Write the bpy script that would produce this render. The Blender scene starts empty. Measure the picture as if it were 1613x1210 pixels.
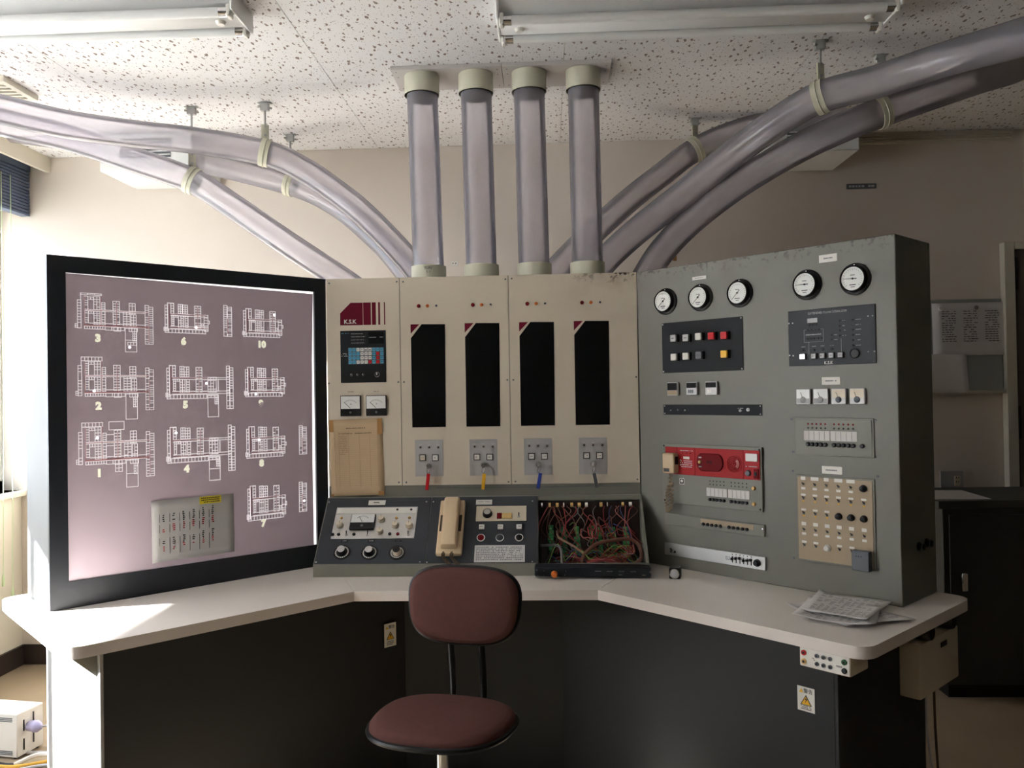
import bpy, bmesh, math, random
from mathutils import Matrix, Vector
R_ = random.Random(7)
sc = bpy.context.scene
COL = sc.collection
PI = math.pi
s2 = math.sqrt(.5)

# ------------------------------------------------------------------ camera
cam_d = bpy.data.cameras.new('camera')
cam_d.sensor_fit = 'HORIZONTAL'
cam_d.sensor_width = 17.3
cam_d.lens = 17.3 * 1305 / 1613
cam_d.clip_start = .05
cam = bpy.data.objects.new('camera', cam_d)
COL.objects.link(cam)
yaw, pitch, roll = .0437, .0106, .0164
fwd = Vector((-math.sin(yaw) * math.cos(pitch), math.cos(yaw) * math.cos(pitch), math.sin(pitch)))
rgt = Vector((math.cos(yaw), math.sin(yaw), 0))
upv = rgt.cross(fwd)
cx = math.cos(roll) * rgt - math.sin(roll) * upv
cu_ = math.sin(roll) * rgt + math.cos(roll) * upv
cam.matrix_world = Matrix(((cx.x, cu_.x, -fwd.x, .25), (cx.y, cu_.y, -fwd.y, -2.7033), (cx.z, cu_.z, -fwd.z, 1.3647), (0, 0, 0, 1)))
sc.camera = cam

# ------------------------------------------------------------------ light
SUN_DIR = Vector((.963, .27, -.43))
wd = bpy.data.worlds.new('sky')
sc.world = wd
wd.use_nodes = True
bg = wd.node_tree.nodes['Background']
bg.inputs[0].default_value = (.80, .86, 1, 1)
bg.inputs[1].default_value = 4.0
sun_d = bpy.data.lights.new('sun', 'SUN')
sun_d.energy = 50
sun_d.angle = .03
sun_d.color = (1, .965, .95)
sun = bpy.data.objects.new('sun', sun_d)
COL.objects.link(sun)
sun.rotation_euler = SUN_DIR.to_track_quat('-Z', 'Y').to_euler()
for (yc, zc_, w_, h_) in ((-1.75, 1.63, 1.1, 1.46), (-.42, 1.43, 1.32, 1.86), (.91, 1.63, 1.18, 1.46)):       # portals: they only guide sky sampling
    pd = bpy.data.lights.new('window_portal', 'AREA')
    pd.shape = 'RECTANGLE'
    pd.size, pd.size_y = w_, h_
    pd.cycles.is_portal = True
    po = bpy.data.objects.new('window_portal', pd)
    COL.objects.link(po)
    po.matrix_world = Matrix.Translation((-2.66, yc, zc_)) @ Vector((1, 0, 0)).to_track_quat('-Z', 'Z').to_matrix().to_4x4()
sc.view_settings.view_transform = 'Standard'
sc.view_settings.look = 'None'
sc.view_settings.gamma = 1
sc.view_settings.use_curve_mapping = False
sc.view_settings.exposure = 1.2
sc.cycles.max_bounces = 10
sc.cycles.transparent_max_bounces = 24
sc.cycles.diffuse_bounces = 6
sc.cycles.caustics_reflective = False
sc.cycles.caustics_refractive = False
sc.cycles.sample_clamp_indirect = 6
sc.cycles.use_denoising = True

# ------------------------------------------------------------------ materials
MATS = {}
def srgb(r, g, b):
    f = lambda c: ((c / 255 + .055) / 1.055) ** 2.4 if c > 10 else c / 255 / 12.92
    return (f(r), f(g), f(b))
def mat(name, col, rough=.5, metal=0, var=.06, scale=9, spec=.35, emit=None, es=0, bump=0, bscale=200, alpha=None):
    m = bpy.data.materials.new(name)
    m.use_nodes = True
    nt = m.node_tree
    b = nt.nodes['Principled BSDF']
    b.inputs['Roughness'].default_value = rough
    b.inputs['Metallic'].default_value = metal
    b.inputs['Specular IOR Level'].default_value = spec
    tc = nt.nodes.new('ShaderNodeTexCoord')
    nz = nt.nodes.new('ShaderNodeTexNoise')
    nz.inputs['Scale'].default_value = scale
    nz.inputs['Detail'].default_value = 5
    nt.links.new(tc.outputs['Object'], nz.inputs['Vector'])
    mx = nt.nodes.new('ShaderNodeMix')
    mx.data_type = 'RGBA'
    c0 = [max(0, c * (1 - var)) for c in col]
    c1 = [min(1, c * (1 + var)) for c in col]
    mx.inputs[6].default_value = (*c0, 1)
    mx.inputs[7].default_value = (*c1, 1)
    nt.links.new(nz.outputs['Fac'], mx.inputs[0])
    nt.links.new(mx.outputs[2], b.inputs['Base Color'])
    if emit:
        b.inputs['Emission Color'].default_value = (*emit, 1)
        b.inputs['Emission Strength'].default_value = es
    if bump:
        n2 = nt.nodes.new('ShaderNodeTexNoise')
        n2.inputs['Scale'].default_value = bscale
        nt.links.new(tc.outputs['Object'], n2.inputs['Vector'])
        bp = nt.nodes.new('ShaderNodeBump')
        bp.inputs['Strength'].default_value = bump
        bp.inputs['Distance'].default_value = .002
        nt.links.new(n2.outputs['Fac'], bp.inputs['Height'])
        nt.links.new(bp.outputs['Normal'], b.inputs['Normal'])
    MATS[name] = m
    return m

def stained(name, col, rough, zt, rust, amount=1.0, xc=None):
    """painted steel with grime specks near its top edge (z in world metres)"""
    m = mat(name, col, rough, var=.05, scale=6)
    nt = m.node_tree
    b = nt.nodes['Principled BSDF']
    base = [n for n in nt.nodes if n.type == 'MIX'][0]
    geo = nt.nodes.new('ShaderNodeNewGeometry')
    sp = nt.nodes.new('ShaderNodeSeparateXYZ')
    nt.links.new(geo.outputs['Position'], sp.inputs[0])
    def rng(sock, a0, a1):
        n = nt.nodes.new('ShaderNodeMapRange')
        n.inputs[1].default_value = a0
        n.inputs[2].default_value = a1
        nt.links.new(sock, n.inputs[0])
        return n.outputs[0]
    def mul(a, bb):
        n = nt.nodes.new('ShaderNodeMath')
        n.operation = 'MULTIPLY'
        nt.links.new(a, n.inputs[0])
        if isinstance(bb, float): n.inputs[1].default_value = bb
        else: nt.links.new(bb, n.inputs[1])
        return n.outputs[0]
    edge = rng(sp.outputs[2], zt - .045, zt)
    wide = rng(sp.outputs[2], zt - .22, zt)
    if xc:
        fx = rng(sp.outputs[0], xc[0], xc[1])
        edge = mul(edge, fx)
        wide = mul(wide, fx)
    nz = nt.nodes.new('ShaderNodeTexNoise')
    nz.inputs['Scale'].default_value = 60
    nz.inputs['Detail'].default_value = 6
    nt.links.new(geo.outputs['Position'], nz.inputs['Vector'])
    spk = mul(rng(nz.outputs['Fac'], .54, .62), edge)
    nb = nt.nodes.new('ShaderNodeTexNoise')
    nb.inputs['Scale'].default_value = 9
    nt.links.new(geo.outputs['Position'], nb.inputs['Vector'])
    blot = mul(mul(rng(nb.outputs['Fac'], .45, .75), wide), .7 * amount)
    m1 = nt.nodes.new('ShaderNodeMix')
    m1.data_type = 'RGBA'
    nt.links.new(blot, m1.inputs[0])
    nt.links.new(base.outputs[2], m1.inputs[6])
    m1.inputs[7].default_value = (*rust, 1)
    m2 = nt.nodes.new('ShaderNodeMix')
    m2.data_type = 'RGBA'
    nt.links.new(mul(spk, amount), m2.inputs[0])
    nt.links.new(m1.outputs[2], m2.inputs[6])
    m2.inputs[7].default_value = (.03, .025, .02, 1)
    nt.links.new(m2.outputs[2], b.inputs['Base Color'])
    return m

M_wall = mat('wall_paint', (.70, .63, .56), .85, var=.03, scale=3, spec=.2)
M_wallL = mat('left_wall_paint', (.74, .70, .60), .85, var=.03, scale=3, spec=.2)
M_floor = mat('vinyl_floor', (.33, .26, .18), .45, var=.12, scale=4)
M_base = mat('baseboard_brown', (.035, .024, .02), .45)
M_trim = mat('painted_trim', (.62, .58, .48), .5)
M_cream = stained('cream_panel_paint', (.60, .53, .43), .42, 1.813, (.24, .145, .10), 1.3, (.30, .56))
M_green = stained('grey_green_paint', (.158, .155, .130), .42, 1.813, (.12, .10, .08), .8)
M_greenp = mat('grey_green_steel', (.185, .183, .152), .42)
M_pale = mat('pale_steel', (.29, .295, .295), .4)
M_dispside = mat('display_side_paint', (.185, .188, .19), .5, spec=.2)
M_bezel = mat('black_bezel', (.014, .016, .021), .38, spec=.4)
M_screen = mat('mauve_screen', (.44, .36, .40), .5, var=.03, scale=2, emit=(.95, .74, .86), es=.026)
M_leak = mat('display_backlight', (.9, .9, .9), .5, emit=(1, .97, .95), es=.6)
M_line = mat('white_print', (.82, .79, .80), .6, emit=(1, .95, .97), es=.16)
M_redline = mat('red_print', (.55, .22, .23), .6)
M_num = mat('ivory_digits', (.85, .83, .66), .6, emit=(1, 1, .8), es=.22)
M_led = mat('lit_lamp', (1, 1, 1), .4, emit=(1, 1, 1), es=1.6)
M_top = mat('white_laminate', (.80, .75, .70), .32, var=.03, scale=5)
M_topedge = mat('laminate_edge', (.72, .66, .62), .45)
M_black = mat('charcoal_panel', (.017, .0175, .0195), .6, var=.15, scale=3)
M_slate = mat('slate_panel', (.046, .050, .058), .55, spec=.2, bump=.15, bscale=900)
M_dark = mat('dark_panel', (.016, .0175, .021), .55, spec=.15)
M_void = mat('dark_glass', (.003, .003, .0035), .45, spec=.12)
M_maroon = mat('maroon_print', (.125, .004, .018), .6, spec=.12)
M_white = mat('white_plastic', (.74, .72, .67), .4)
M_ivory = mat('ivory_plastic', (.62, .545, .42), .4)
M_tan = mat('tan_panel', (.36, .28, .185), .55)
M_beige = mat('telephone_plastic', (.66, .50, .32), .38)
M_beige_d = mat('dark_slot', (.06, .04, .028), .6)
M_alu = mat('brushed_aluminium', (.55, .54, .52), .38, metal=.75)
M_silver = mat('silver_plate', (.46, .45, .45), .45, metal=.35)
M_chrome = mat('chrome', (.75, .75, .75), .18, metal=1)
M_blackp = mat('black_plastic', (.007, .007, .008), .4, spec=.3)
M_greyp = mat('grey_plastic', (.12, .13, .145), .5)
M_red = mat('red_panel', (.36, .014, .018), .5, spec=.2)
M_redk = mat('red_plastic', (.50, .008, .014), .4, spec=.2)
M_redlens = mat('red_lens', (.15, .003, .007), .5, spec=.1)
M_yellow = mat('yellow_plastic', (.80, .44, .02), .4)
M_blue = mat('blue_plastic', (.02, .05, .30), .4)
M_bluek = mat('blue_key', (.08, .36, .56), .45)
M_amber = mat('amber_lamp', (.62, .16, .03), .3)
M_amberoff = mat('amber_knob', (.66, .44, .16), .4)
M_dial = mat('dial_face', (.78, .79, .77), .35)
M_ink = mat('ink', (.03, .03, .03), .6)
M_inkred = mat('red_ink', (.45, .05, .05), .6)
M_inklt = mat('light_print', (.52, .53, .54), .6)
M_paper = mat('paper', (.66, .635, .62), .75, var=.05, scale=12)
M_oldpaper = mat('aged_paper', (.55, .405, .25), .8, var=.08, scale=14)
M_tape = mat('amber_tape', (.36, .185, .06), .45)
M_greypaper = mat('grey_film_paper', (.48, .47, .46), .45, var=.08, scale=10)
M_sticky = mat('yellow_note', (.72, .60, .04), .6)
M_collar = mat('celadon_collar', (.56, .55, .44), .5, var=.07, scale=20)
M_fabric = mat('maroon_fabric', (.092, .038, .033), .9, var=.12, scale=60, bump=.4, bscale=700, spec=.15)
M_galv = mat('galvanised', (.42, .43, .42), .45, metal=.5)
M_lampw = mat('lamp_white', (.74, .75, .75), .4)
M_pcb = mat('green_terminal', (.02, .13, .045), .5)
M_pcbl = mat('light_green_terminal', (.05, .28, .09), .5)
M_brown = mat('brown_phenolic', (.022, .010, .008), .6)
M_w = [mat('wire_rust', (.12, .045, .028), .5), mat('wire_red', (.25, .02, .02), .5), mat('wire_tan', (.18, .11, .065), .5),
       mat('wire_grey', (.11, .105, .105), .5), mat('wire_blue', (.03, .05, .16), .5), mat('wire_pink', (.28, .08, .07), .5), mat('wire_green', (.16, .34, .06), .5)]
M_cord = mat('brown_cord', (.10, .065, .04), .55)
M_micc = mat('tan_cord', (.26, .20, .13), .55)
M_doorm = mat('door_paint', (.12, .10, .085), .5)
M_cab = mat('dark_cabinet', (.05, .05, .045), .5)
M_blindcord = mat('blind_cord', (.55, .68, .42), .5)
M_handle_backlit = mat('window_frame_metal', (.10, .13, .20), .4, metal=.3)  # sash handle; the dark blue also carries the slat stack's backlit shade
M_ground = mat('outside_concrete', (.24, .24, .23), .9)
M_cplate = mat('grey_plate_paint', (.50, .475, .465), .5)
M_cable = mat('grey_cable', (.48, .47, .48), .45)
M_cableo = mat('orange_cable', (.72, .40, .06), .5)

def tube_mat():
    m = bpy.data.materials.new('clear_vinyl_tube')
    m.use_nodes = True
    nt = m.node_tree
    nt.nodes.clear()
    N = nt.nodes.new
    out = N('ShaderNodeOutputMaterial')
    lw = N('ShaderNodeLayerWeight')
    lw.inputs['Blend'].default_value = .28
    nz = N('ShaderNodeTexNoise')
    nz.inputs['Scale'].default_value = 18
    tc = N('ShaderNodeTexCoord')
    nt.links.new(tc.outputs['Object'], nz.inputs['Vector'])
    tr = N('ShaderNodeBsdfTransparent')
    tr.inputs[0].default_value = (.965, .955, .985, 1)
    df = N('ShaderNodeBsdfDiffuse')
    df.inputs[0].default_value = (.92, .88, .98, 1)
    tl = N('ShaderNodeBsdfTranslucent')
    tl.inputs[0].default_value = (.92, .88, .98, 1)
    md = N('ShaderNodeMixShader')
    md.inputs[0].default_value = .5
    nt.links.new(df.outputs[0], md.inputs[1])
    nt.links.new(tl.outputs[0], md.inputs[2])
    mr = N('ShaderNodeMapRange')
    mr.inputs[1].default_value = 0
    mr.inputs[2].default_value = 1
    mr.inputs[3].default_value = .285
    mr.inputs[4].default_value = .50
    nt.links.new(lw.outputs['Facing'], mr.inputs[0])
    vm = N('ShaderNodeMath')
    vm.operation = 'MULTIPLY_ADD'
    nt.links.new(nz.outputs['Fac'], vm.inputs[0])
    vm.inputs[1].default_value = .04
    nt.links.new(mr.outputs[0], vm.inputs[2])
    m1 = N('ShaderNodeMixShader')
    nt.links.new(vm.outputs[0], m1.inputs[0])
    nt.links.new(tr.outputs[0], m1.inputs[1])
    nt.links.new(md.outputs[0], m1.inputs[2])
    gl = N('ShaderNodeBsdfGlossy')
    gl.inputs['Roughness'].default_value = .10
    fr = N('ShaderNodeFresnel')
    fr.inputs[0].default_value = 1.45
    m2 = N('ShaderNodeMixShader')
    nt.links.new(fr.outputs[0], m2.inputs[0])
    nt.links.new(m1.outputs[0], m2.inputs[1])
    nt.links.new(gl.outputs[0], m2.inputs[2])
    nt.links.new(m2.outputs[0], out.inputs[0])
    return m
M_tube = tube_mat()

def simple_mix(name, kind, col, tcol, fac):
    """fabric that lets some light through / plain window glass"""
    m = bpy.data.materials.new(name)
    m.use_nodes = True
    nt = m.node_tree
    nt.nodes.clear()
    N = nt.nodes.new
    out = N('ShaderNodeOutputMaterial')
    nz = N('ShaderNodeTexNoise')
    nz.inputs['Scale'].default_value = 40
    mx = N('ShaderNodeMix')
    mx.data_type = 'RGBA'
    mx.inputs[6].default_value = (*[c * .97 for c in col], 1)
    mx.inputs[7].default_value = (*col, 1)
    nt.links.new(nz.outputs['Fac'], mx.inputs[0])
    a = N('ShaderNodeBsdfDiffuse' if kind == 'cloth' else 'ShaderNodeBsdfGlossy')
    nt.links.new(mx.outputs[2], a.inputs[0])
    if kind != 'cloth': a.inputs['Roughness'].default_value = .02
    t = N('ShaderNodeBsdfTranslucent' if kind == 'cloth' else 'ShaderNodeBsdfTransparent')
    t.inputs[0].default_value = (*tcol, 1)
    ms = N('ShaderNodeMixShader')
    ms.inputs[0].default_value = fac
    nt.links.new(a.outputs[0], ms.inputs[1])
    nt.links.new(t.outputs[0], ms.inputs[2])
    nt.links.new(ms.outputs[0], out.inputs[0])
    return m
M_blind = simple_mix('blind_fabric', 'cloth', (.8, .8, .78), (.85, .85, .85), .6)
M_glass = simple_mix('window_glass', 'glass', (.9, .9, .9), (.95, .97, .97), .93)

def ceiling_mat():
    m = mat('perforated_gypsum', (.75, .745, .75), .9, var=.015, scale=4, spec=.1)
    nt = m.node_tree
    b = nt.nodes['Principled BSDF']
    base = [n for n in nt.nodes if n.type == 'MIX'][0]
    N = nt.nodes.new
    geo = N('ShaderNodeNewGeometry')
    nz = N('ShaderNodeTexNoise')
    nz.inputs['Scale'].default_value = 55
    nt.links.new(geo.outputs['Position'], nz.inputs['Vector'])
    ma = N('ShaderNodeVectorMath')
    ma.operation = 'MULTIPLY_ADD'
    ma.inputs[1].default_value = (.020, .010, 0)
    nt.links.new(nz.outputs['Color'], ma.inputs[0])
    nt.links.new(geo.outputs['Position'], ma.inputs[2])
    masks = []
    for (sx, sy, t0, t1) in ((40, 17, .05, .20), (75, 50, .0, .14)):
        mp = N('ShaderNodeMapping')
        mp.inputs['Scale'].default_value = (sx, sy, 0)
        nt.links.new(ma.outputs[0], mp.inputs[0])
        vo = N('ShaderNodeTexVoronoi')
        vo.voronoi_dimensions = '2D'
        vo.inputs['Scale'].default_value = 1
        nt.links.new(mp.outputs[0], vo.inputs['Vector'])
        se = N('ShaderNodeSeparateColor')
        nt.links.new(vo.outputs['Color'], se.inputs[0])
        th = N('ShaderNodeMapRange')
        th.inputs[3].default_value = t0
        th.inputs[4].default_value = t1
        nt.links.new(se.outputs[0], th.inputs[0])
        lt = N('ShaderNodeMath')
        lt.operation = 'LESS_THAN'
        nt.links.new(vo.outputs['Distance'], lt.inputs[0])
        nt.links.new(th.outputs[0], lt.inputs[1])
        masks.append(lt.outputs[0])
    mxx = N('ShaderNodeMath')
    mxx.operation = 'MAXIMUM'
    nt.links.new(masks[0], mxx.inputs[0])
    nt.links.new(masks[1], mxx.inputs[1])
    mx = N('ShaderNodeMix')
    mx.data_type = 'RGBA'
    mu = N('ShaderNodeMath')
    mu.operation = 'MULTIPLY'
    mu.inputs[1].default_value = .85
    nt.links.new(mxx.outputs[0], mu.inputs[0])
    nt.links.new(mu.outputs[0], mx.inputs[0])
    nt.links.new(base.outputs[2], mx.inputs[6])
    mx.inputs[7].default_value = (.17, .115, .085, 1)
    nt.links.new(mx.outputs[2], b.inputs['Base Color'])
    return m
M_ceil = ceiling_mat()

# ------------------------------------------------------------------ mesh helpers
WM = {}
I4 = Matrix.Identity(4)
def FR(o, x, y, z):
    return Matrix(((x[0], y[0], z[0], o[0]), (x[1], y[1], z[1], o[1]), (x[2], y[2], z[2], o[2]), (0, 0, 0, 1)))
Tr = lambda x, y, z: Matrix.Translation((x, y, z))
class MB:
    def __init__(s):
        s.v = []; s.f = []; s.mi = []; s.k = 0
    def add(s, vs, fs):
        n = len(s.v)
        s.v += [tuple(p) for p in vs]
        for f in fs:
            s.f.append([n + i for i in f]); s.mi.append(s.k)
        return s
    def box(s, x0, x1, y0, y1, z0, z1):
        return s.add([(x0, y0, z0), (x1, y0, z0), (x1, y1, z0), (x0, y1, z0), (x0, y0, z1), (x1, y0, z1), (x1, y1, z1), (x0, y1, z1)],
                     [(0, 3, 2, 1), (4, 5, 6, 7), (0, 1, 5, 4), (1, 2, 6, 5), (2, 3, 7, 6), (3, 0, 4, 7)])
    def prism(s, poly, y0, y1):            # polygon in x,z pushed along y
        n = len(poly)
        vs = [(x, y0, z) for x, z in poly] + [(x, y1, z) for x, z in poly]
        return s.add(vs, [list(range(n)), list(range(2 * n - 1, n - 1, -1))] + [(i, i + n, (i + 1) % n + n, (i + 1) % n) for i in range(n)])
    def slab(s, poly, z0, z1):             # polygon in x,y pushed along z
        n = len(poly)
        vs = [(x, y, z0) for x, y in poly] + [(x, y, z1) for x, y in poly]
        return s.add(vs, [list(range(n - 1, -1, -1)), list(range(n, 2 * n))] + [(i, (i + 1) % n, (i + 1) % n + n, i + n) for i in range(n)])
    def lathe(s, prof, n=20, axis='-y', c=(0, 0, 0)):   # prof: (radius, height along axis)
        rings = []
        vs = []
        for r, h in prof:
            for i in range(n):
                a = 2 * PI * i / n
                p = (r * math.cos(a), r * math.sin(a))
                if axis == '-y': q = (c[0] + p[0], c[1] - h, c[2] + p[1])
                else: q = (c[0] + p[0], c[1] + p[1], c[2] + h)
                vs.append(q)
        fs = []
        for k in range(len(prof) - 1):
            for i in range(n):
                j = (i + 1) % n
                fs.append((k * n + i, k * n + j, (k + 1) * n + j, (k + 1) * n + i))
        fs.append(list(range(n))[::-1])
        fs.append([(len(prof) - 1) * n + i for i in range(n)])
        return s.add(vs, fs)
    def cyl(s, r, h, n=16, axis='-y', c=(0, 0, 0)):
        return s.lathe([(r, 0), (r, h)], n, axis, c)
    def tube(s, pts, r, n=8, caps=True):
        pts = [Vector(p) for p in pts]
        m = len(pts)
        rr = r if isinstance(r, (list, tuple)) else [r] * m
        t0 = (pts[1] - pts[0]).normalized()
        up = Vector((0, 0, 1)) if abs(t0.z) < .9 else Vector((1, 0, 0))
        nrm = (up - t0 * up.dot(t0)).normalized()
        vs = []
        for i, p in enumerate(pts):
            t = (pts[min(i + 1, m - 1)] - pts[max(i - 1, 0)]).normalized()
            nrm = (nrm - t * nrm.dot(t)).normalized()
            bi = t.cross(nrm)
            for k in range(n):
                a = 2 * PI * k / n
                vs.append(p + rr[i] * (math.cos(a) * nrm + math.sin(a) * bi))
        fs = []
        for i in range(m - 1):
            for k in range(n):
                j = (k + 1) % n
                fs.append((i * n + k, i * n + j, (i + 1) * n + j, (i + 1) * n + k))
        if caps:
            fs.append(list(range(n))[::-1])
            fs.append([(m - 1) * n + k for k in range(n)])
        return s.add(vs, fs)
    def build(s, name, mt, parent=None, M=None, bevel=0, smooth=True, seg=1, kind=None):
        me = bpy.data.meshes.new(name)
        me.from_pydata(s.v, [], s.f)
        for m in (mt if isinstance(mt, (list, tuple)) else [mt]): me.materials.append(m)
        for p, k in zip(me.polygons, s.mi): p.material_index = k
        bm = bmesh.new()
        bm.from_mesh(me)
        bmesh.ops.recalc_face_normals(bm, faces=bm.faces)
        if bevel:
            es = [e for e in bm.edges if len(e.link_faces) == 2 and e.calc_face_angle(0) > .6]
            bmesh.ops.bevel(bm, geom=es, offset=bevel, segments=seg, affect='EDGES', profile=.5, clamp_overlap=True)
        bm.to_mesh(me)
        bm.free()
        if smooth:
            me.shade_smooth()
            me.set_sharp_from_angle(angle=.7)
        return link(name, me, parent, M, kind)
def link(name, me, parent=None, M=None, kind=None):
    o = bpy.data.objects.new(name, me)
    COL.objects.link(o)
    place(o, parent, M)
    if kind: o['kind'] = kind
    return o
def place(o, parent, M):
    M = M if M is not None else (WM[parent.name] if parent else I4)
    if parent:
        o.parent = parent
        o.matrix_parent_inverse = WM[parent.name].inverted()
    o.matrix_basis = M
    WM[o.name] = M.copy()
def thing(name, label, cat, M=I4, group=None):
    o = bpy.data.objects.new(name, None)
    COL.objects.link(o)
    o.empty_display_size = .05
    o.matrix_basis = M
    WM[o.name] = M.copy()
    return tag(o, label, cat, group)
def tag(o, label, cat, group=None):
    o['label'] = label
    o['category'] = cat
    if group: o['group'] = group
    return o
def struct(o):
    o['kind'] = 'structure'
    return o
def plate(F, a, b, parent, name, mt, o0=0, o1=.002, bevel=0, **k):   # rectangle between corners a, b of frame F, standing out from o0 to o1
    x0, x1 = sorted((a[0], b[0])); z0, z1 = sorted((a[1], b[1]))
    cx_, cz_ = (x0 + x1) / 2, (z0 + z1) / 2
    w, h = (x1 - x0) / 2, (z1 - z0) / 2
    return MB().box(-w, w, -(o1 - o0), 0, -h, h).build(name, mt, parent, F @ Tr(cx_, -o0, cz_), bevel, **k)
_pm = {}
def stamp(key, mk, name, mt, parent, M, bevel=0):                     # alike pieces share one mesh
    k = (key, mt.name if not isinstance(mt, (list, tuple)) else tuple(m.name for m in mt))
    if k in _pm: return link(name, _pm[k], parent, M)
    o = mk().build(name, mt, parent, M, bevel)
    _pm[k] = o.data
    return o
RX = Matrix.Rotation(PI / 2, 4, 'X')
def text(body, size, mt, parent, M, name='lettering', ext=.0004, bold=0, align='CENTER'):
    cu = bpy.data.curves.new('t', 'FONT')
    cu.body = body
    cu.size = size
    cu.align_x = align
    cu.align_y = 'CENTER'
    cu.extrude = ext
    cu.offset = bold
    cu.resolution_u = 2
    o = bpy.data.objects.new('t', cu)
    me = bpy.data.meshes.new_from_object(o)
    bpy.data.objects.remove(o)
    me.materials.clear()
    me.materials.append(mt)
    return link(name, me, parent, M @ RX)
def screw(F, p, parent, mt=None, r=.0028, o=0):
    stamp('screw%g' % r, lambda: MB().lathe([(r, 0), (r, .0008), (r * .6, .0014)], 8), 'screw', mt or M_greyp, parent, F @ Tr(p[0], -o, p[1]))
def dashes(F, x0, z0, x1, z1, parent, rows, mt, rng, lo=.3, hi=.9, name='print', hgt=.45, cell=None, o=.0006):
    """rows of broken ink marks standing for lettering too small to read"""
    m = MB()
    dz = (z1 - z0) / rows
    cell = cell or abs(dz) * .9
    for i in range(rows):
        x = x0
        zc = z0 + dz * (i + .5)
        while x < x1 - cell * .4:
            w = cell * rng.uniform(lo, hi)
            if rng.random() < .86: m.box(x, min(x + w, x1), -o, -.0002, zc - abs(dz) * hgt / 2, zc + abs(dz) * hgt / 2)
            x += w + cell * rng.uniform(.12, .3)
    if m.v: return m.build(name, mt, parent, F, smooth=False)
def catmull(P, n=10):
    P = [Vector(p) for p in P]
    Q = [P[0] * 2 - P[1]] + P + [P[-1] * 2 - P[-2]]
    out = []
    for i in range(1, len(Q) - 2):
        for k in range(n):
            t = k / n
            a, b, c, d = Q[i - 1], Q[i], Q[i + 1], Q[i + 2]
            out.append(.5 * ((2 * b) + (c - a) * t + (2 * a - 5 * b + 4 * c - d) * t * t + (3 * b - a - 3 * c + d) * t ** 3))
    out.append(P[-1])
    return out
def coil(P, rad, turns, n=16):
    P = catmull(P, 12)
    out = []
    L = len(P) - 1
    N = int(turns * n)
    up = Vector((0, 1, 0))
    for i in range(N + 1):
        f = i / N * L
        k = min(int(f), L - 1)
        p = P[k].lerp(P[k + 1], f - k)
        t = (P[k + 1] - P[k]).normalized()
        a = t.cross(up).normalized()
        b = t.cross(a)
        an = 2 * PI * i / n
        e = min(1, i / n, (N - i) / n)
        out.append(p + rad * e * (math.cos(an) * a + math.sin(an) * b))
    return out

# ------------------------------------------------------------------ frames
SP = Vector((-.5985, .443, 0)); TP = Vector((.5925, .443, 0))
AP = Vector((-.398, 0, 0)); BP = Vector((.398, 0, 0))
nl = Vector((-s2, s2, 0)); nr = Vector((s2, s2, 0)); uL = Vector((-s2, -s2, 0)); vR = Vector((s2, -s2, 0))
FC = FR((0, .443, 0), (1, 0, 0), (0, 1, 0), (0, 0, 1))
FRt = FR(TP, vR, nr, (0, 0, 1))
FL = FR(SP, -uL, nl, (0, 0, 1))
FS = FR((0, .217, .762), (1, 0, 0), (0, s2, -s2), (0, s2, s2))
FBL = FR(AP + nl * .12, -uL, nl, (0, 0, 1))
FBR = FR(BP + nr * .12, vR, nr, (0, 0, 1))
ZD, ZT, ZC, YW, XW = .72, 1.813, 2.63, 1.5, -2.5

# ------------------------------------------------------------------ room
fl = struct(MB().box(-2.5, 4.2, -4.6, 1.5, -.1, 0).build('floor', M_floor, smooth=False))
wb = struct(MB().box(-2.7, 4.4, 1.5, 1.65, -.1, 2.8).build('wall_back', M_wall, smooth=False))
struct(MB().box(4.2, 4.35, -4.7, 1.5, -.1, 2.8).build('wall_right', M_doorm, smooth=False))
struct(MB().box(-2.7, 4.4, -4.75, -4.6, -.1, 2.8).build('wall_front', M_doorm, smooth=False))
WZ0, WZ1 = .9, 2.36
WIN = [(-2.3, -1.2, .9), (-1.08, .24, .5), (.32, 1.4995, .9)]  # first window is unseen, added for frontal fill light
m = MB()
m.box(-2.7, -2.5, -4.6, 1.5, WZ1, 2.8)
ys = [-4.6] + [y for w in WIN for y in w[:2]]
for i in range(0, len(ys) - 1, 2): m.box(-2.7, -2.5, ys[i], ys[i + 1], -.1, WZ1)
for y0, y1, z0 in WIN: m.box(-2.7, -2.5, y0, y1, -.1, z0)
struct(m.build('wall_left', M_wallL, smooth=False))
for i, (y0, y1, WZ0) in enumerate(WIN):
    w = bpy.data.objects.new('window_%d' % (i + 1), None)
    COL.objects.link(w)
    w.matrix_basis = Tr(-2.62, (y0 + y1) / 2, WZ0); WM[w.name] = w.matrix_basis.copy()
    w['kind'] = 'structure'
    f = MB()
    ym = (y0 + y1) / 2
    for a, b in ((y0, y0 + .04), (y1 - .04, y1), (ym - .03, ym + .03)): f.box(-2.65, -2.60, a, b, WZ0, WZ1)
    for a, b in ((WZ0, WZ0 + .05), (WZ1 - .05, WZ1)): f.box(-2.65, -2.60, y0, y1, a, b)
    f.build('window_frame', M_lampw, w, I4, smooth=False)
    if i == 2: MB().box(-2.60, -2.575, y1 - .10, y1 - .075, .93, 1.18).build('sash_handle', M_handle_backlit, w, I4, .003)
    for a, b in ((y0 + .04, ym - .03), (ym + .03, y1 - .04)):
        MB().box(-2.627, -2.623, a, b, WZ0 + .05, WZ1 - .05).build('pane', M_glass, w, I4, smooth=False)
    MB().box(-2.72, -2.47, y0 - .02, y1 + .02, WZ0 - .03, WZ0).build('window_sill', M_trim, w, I4, .004)
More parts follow.
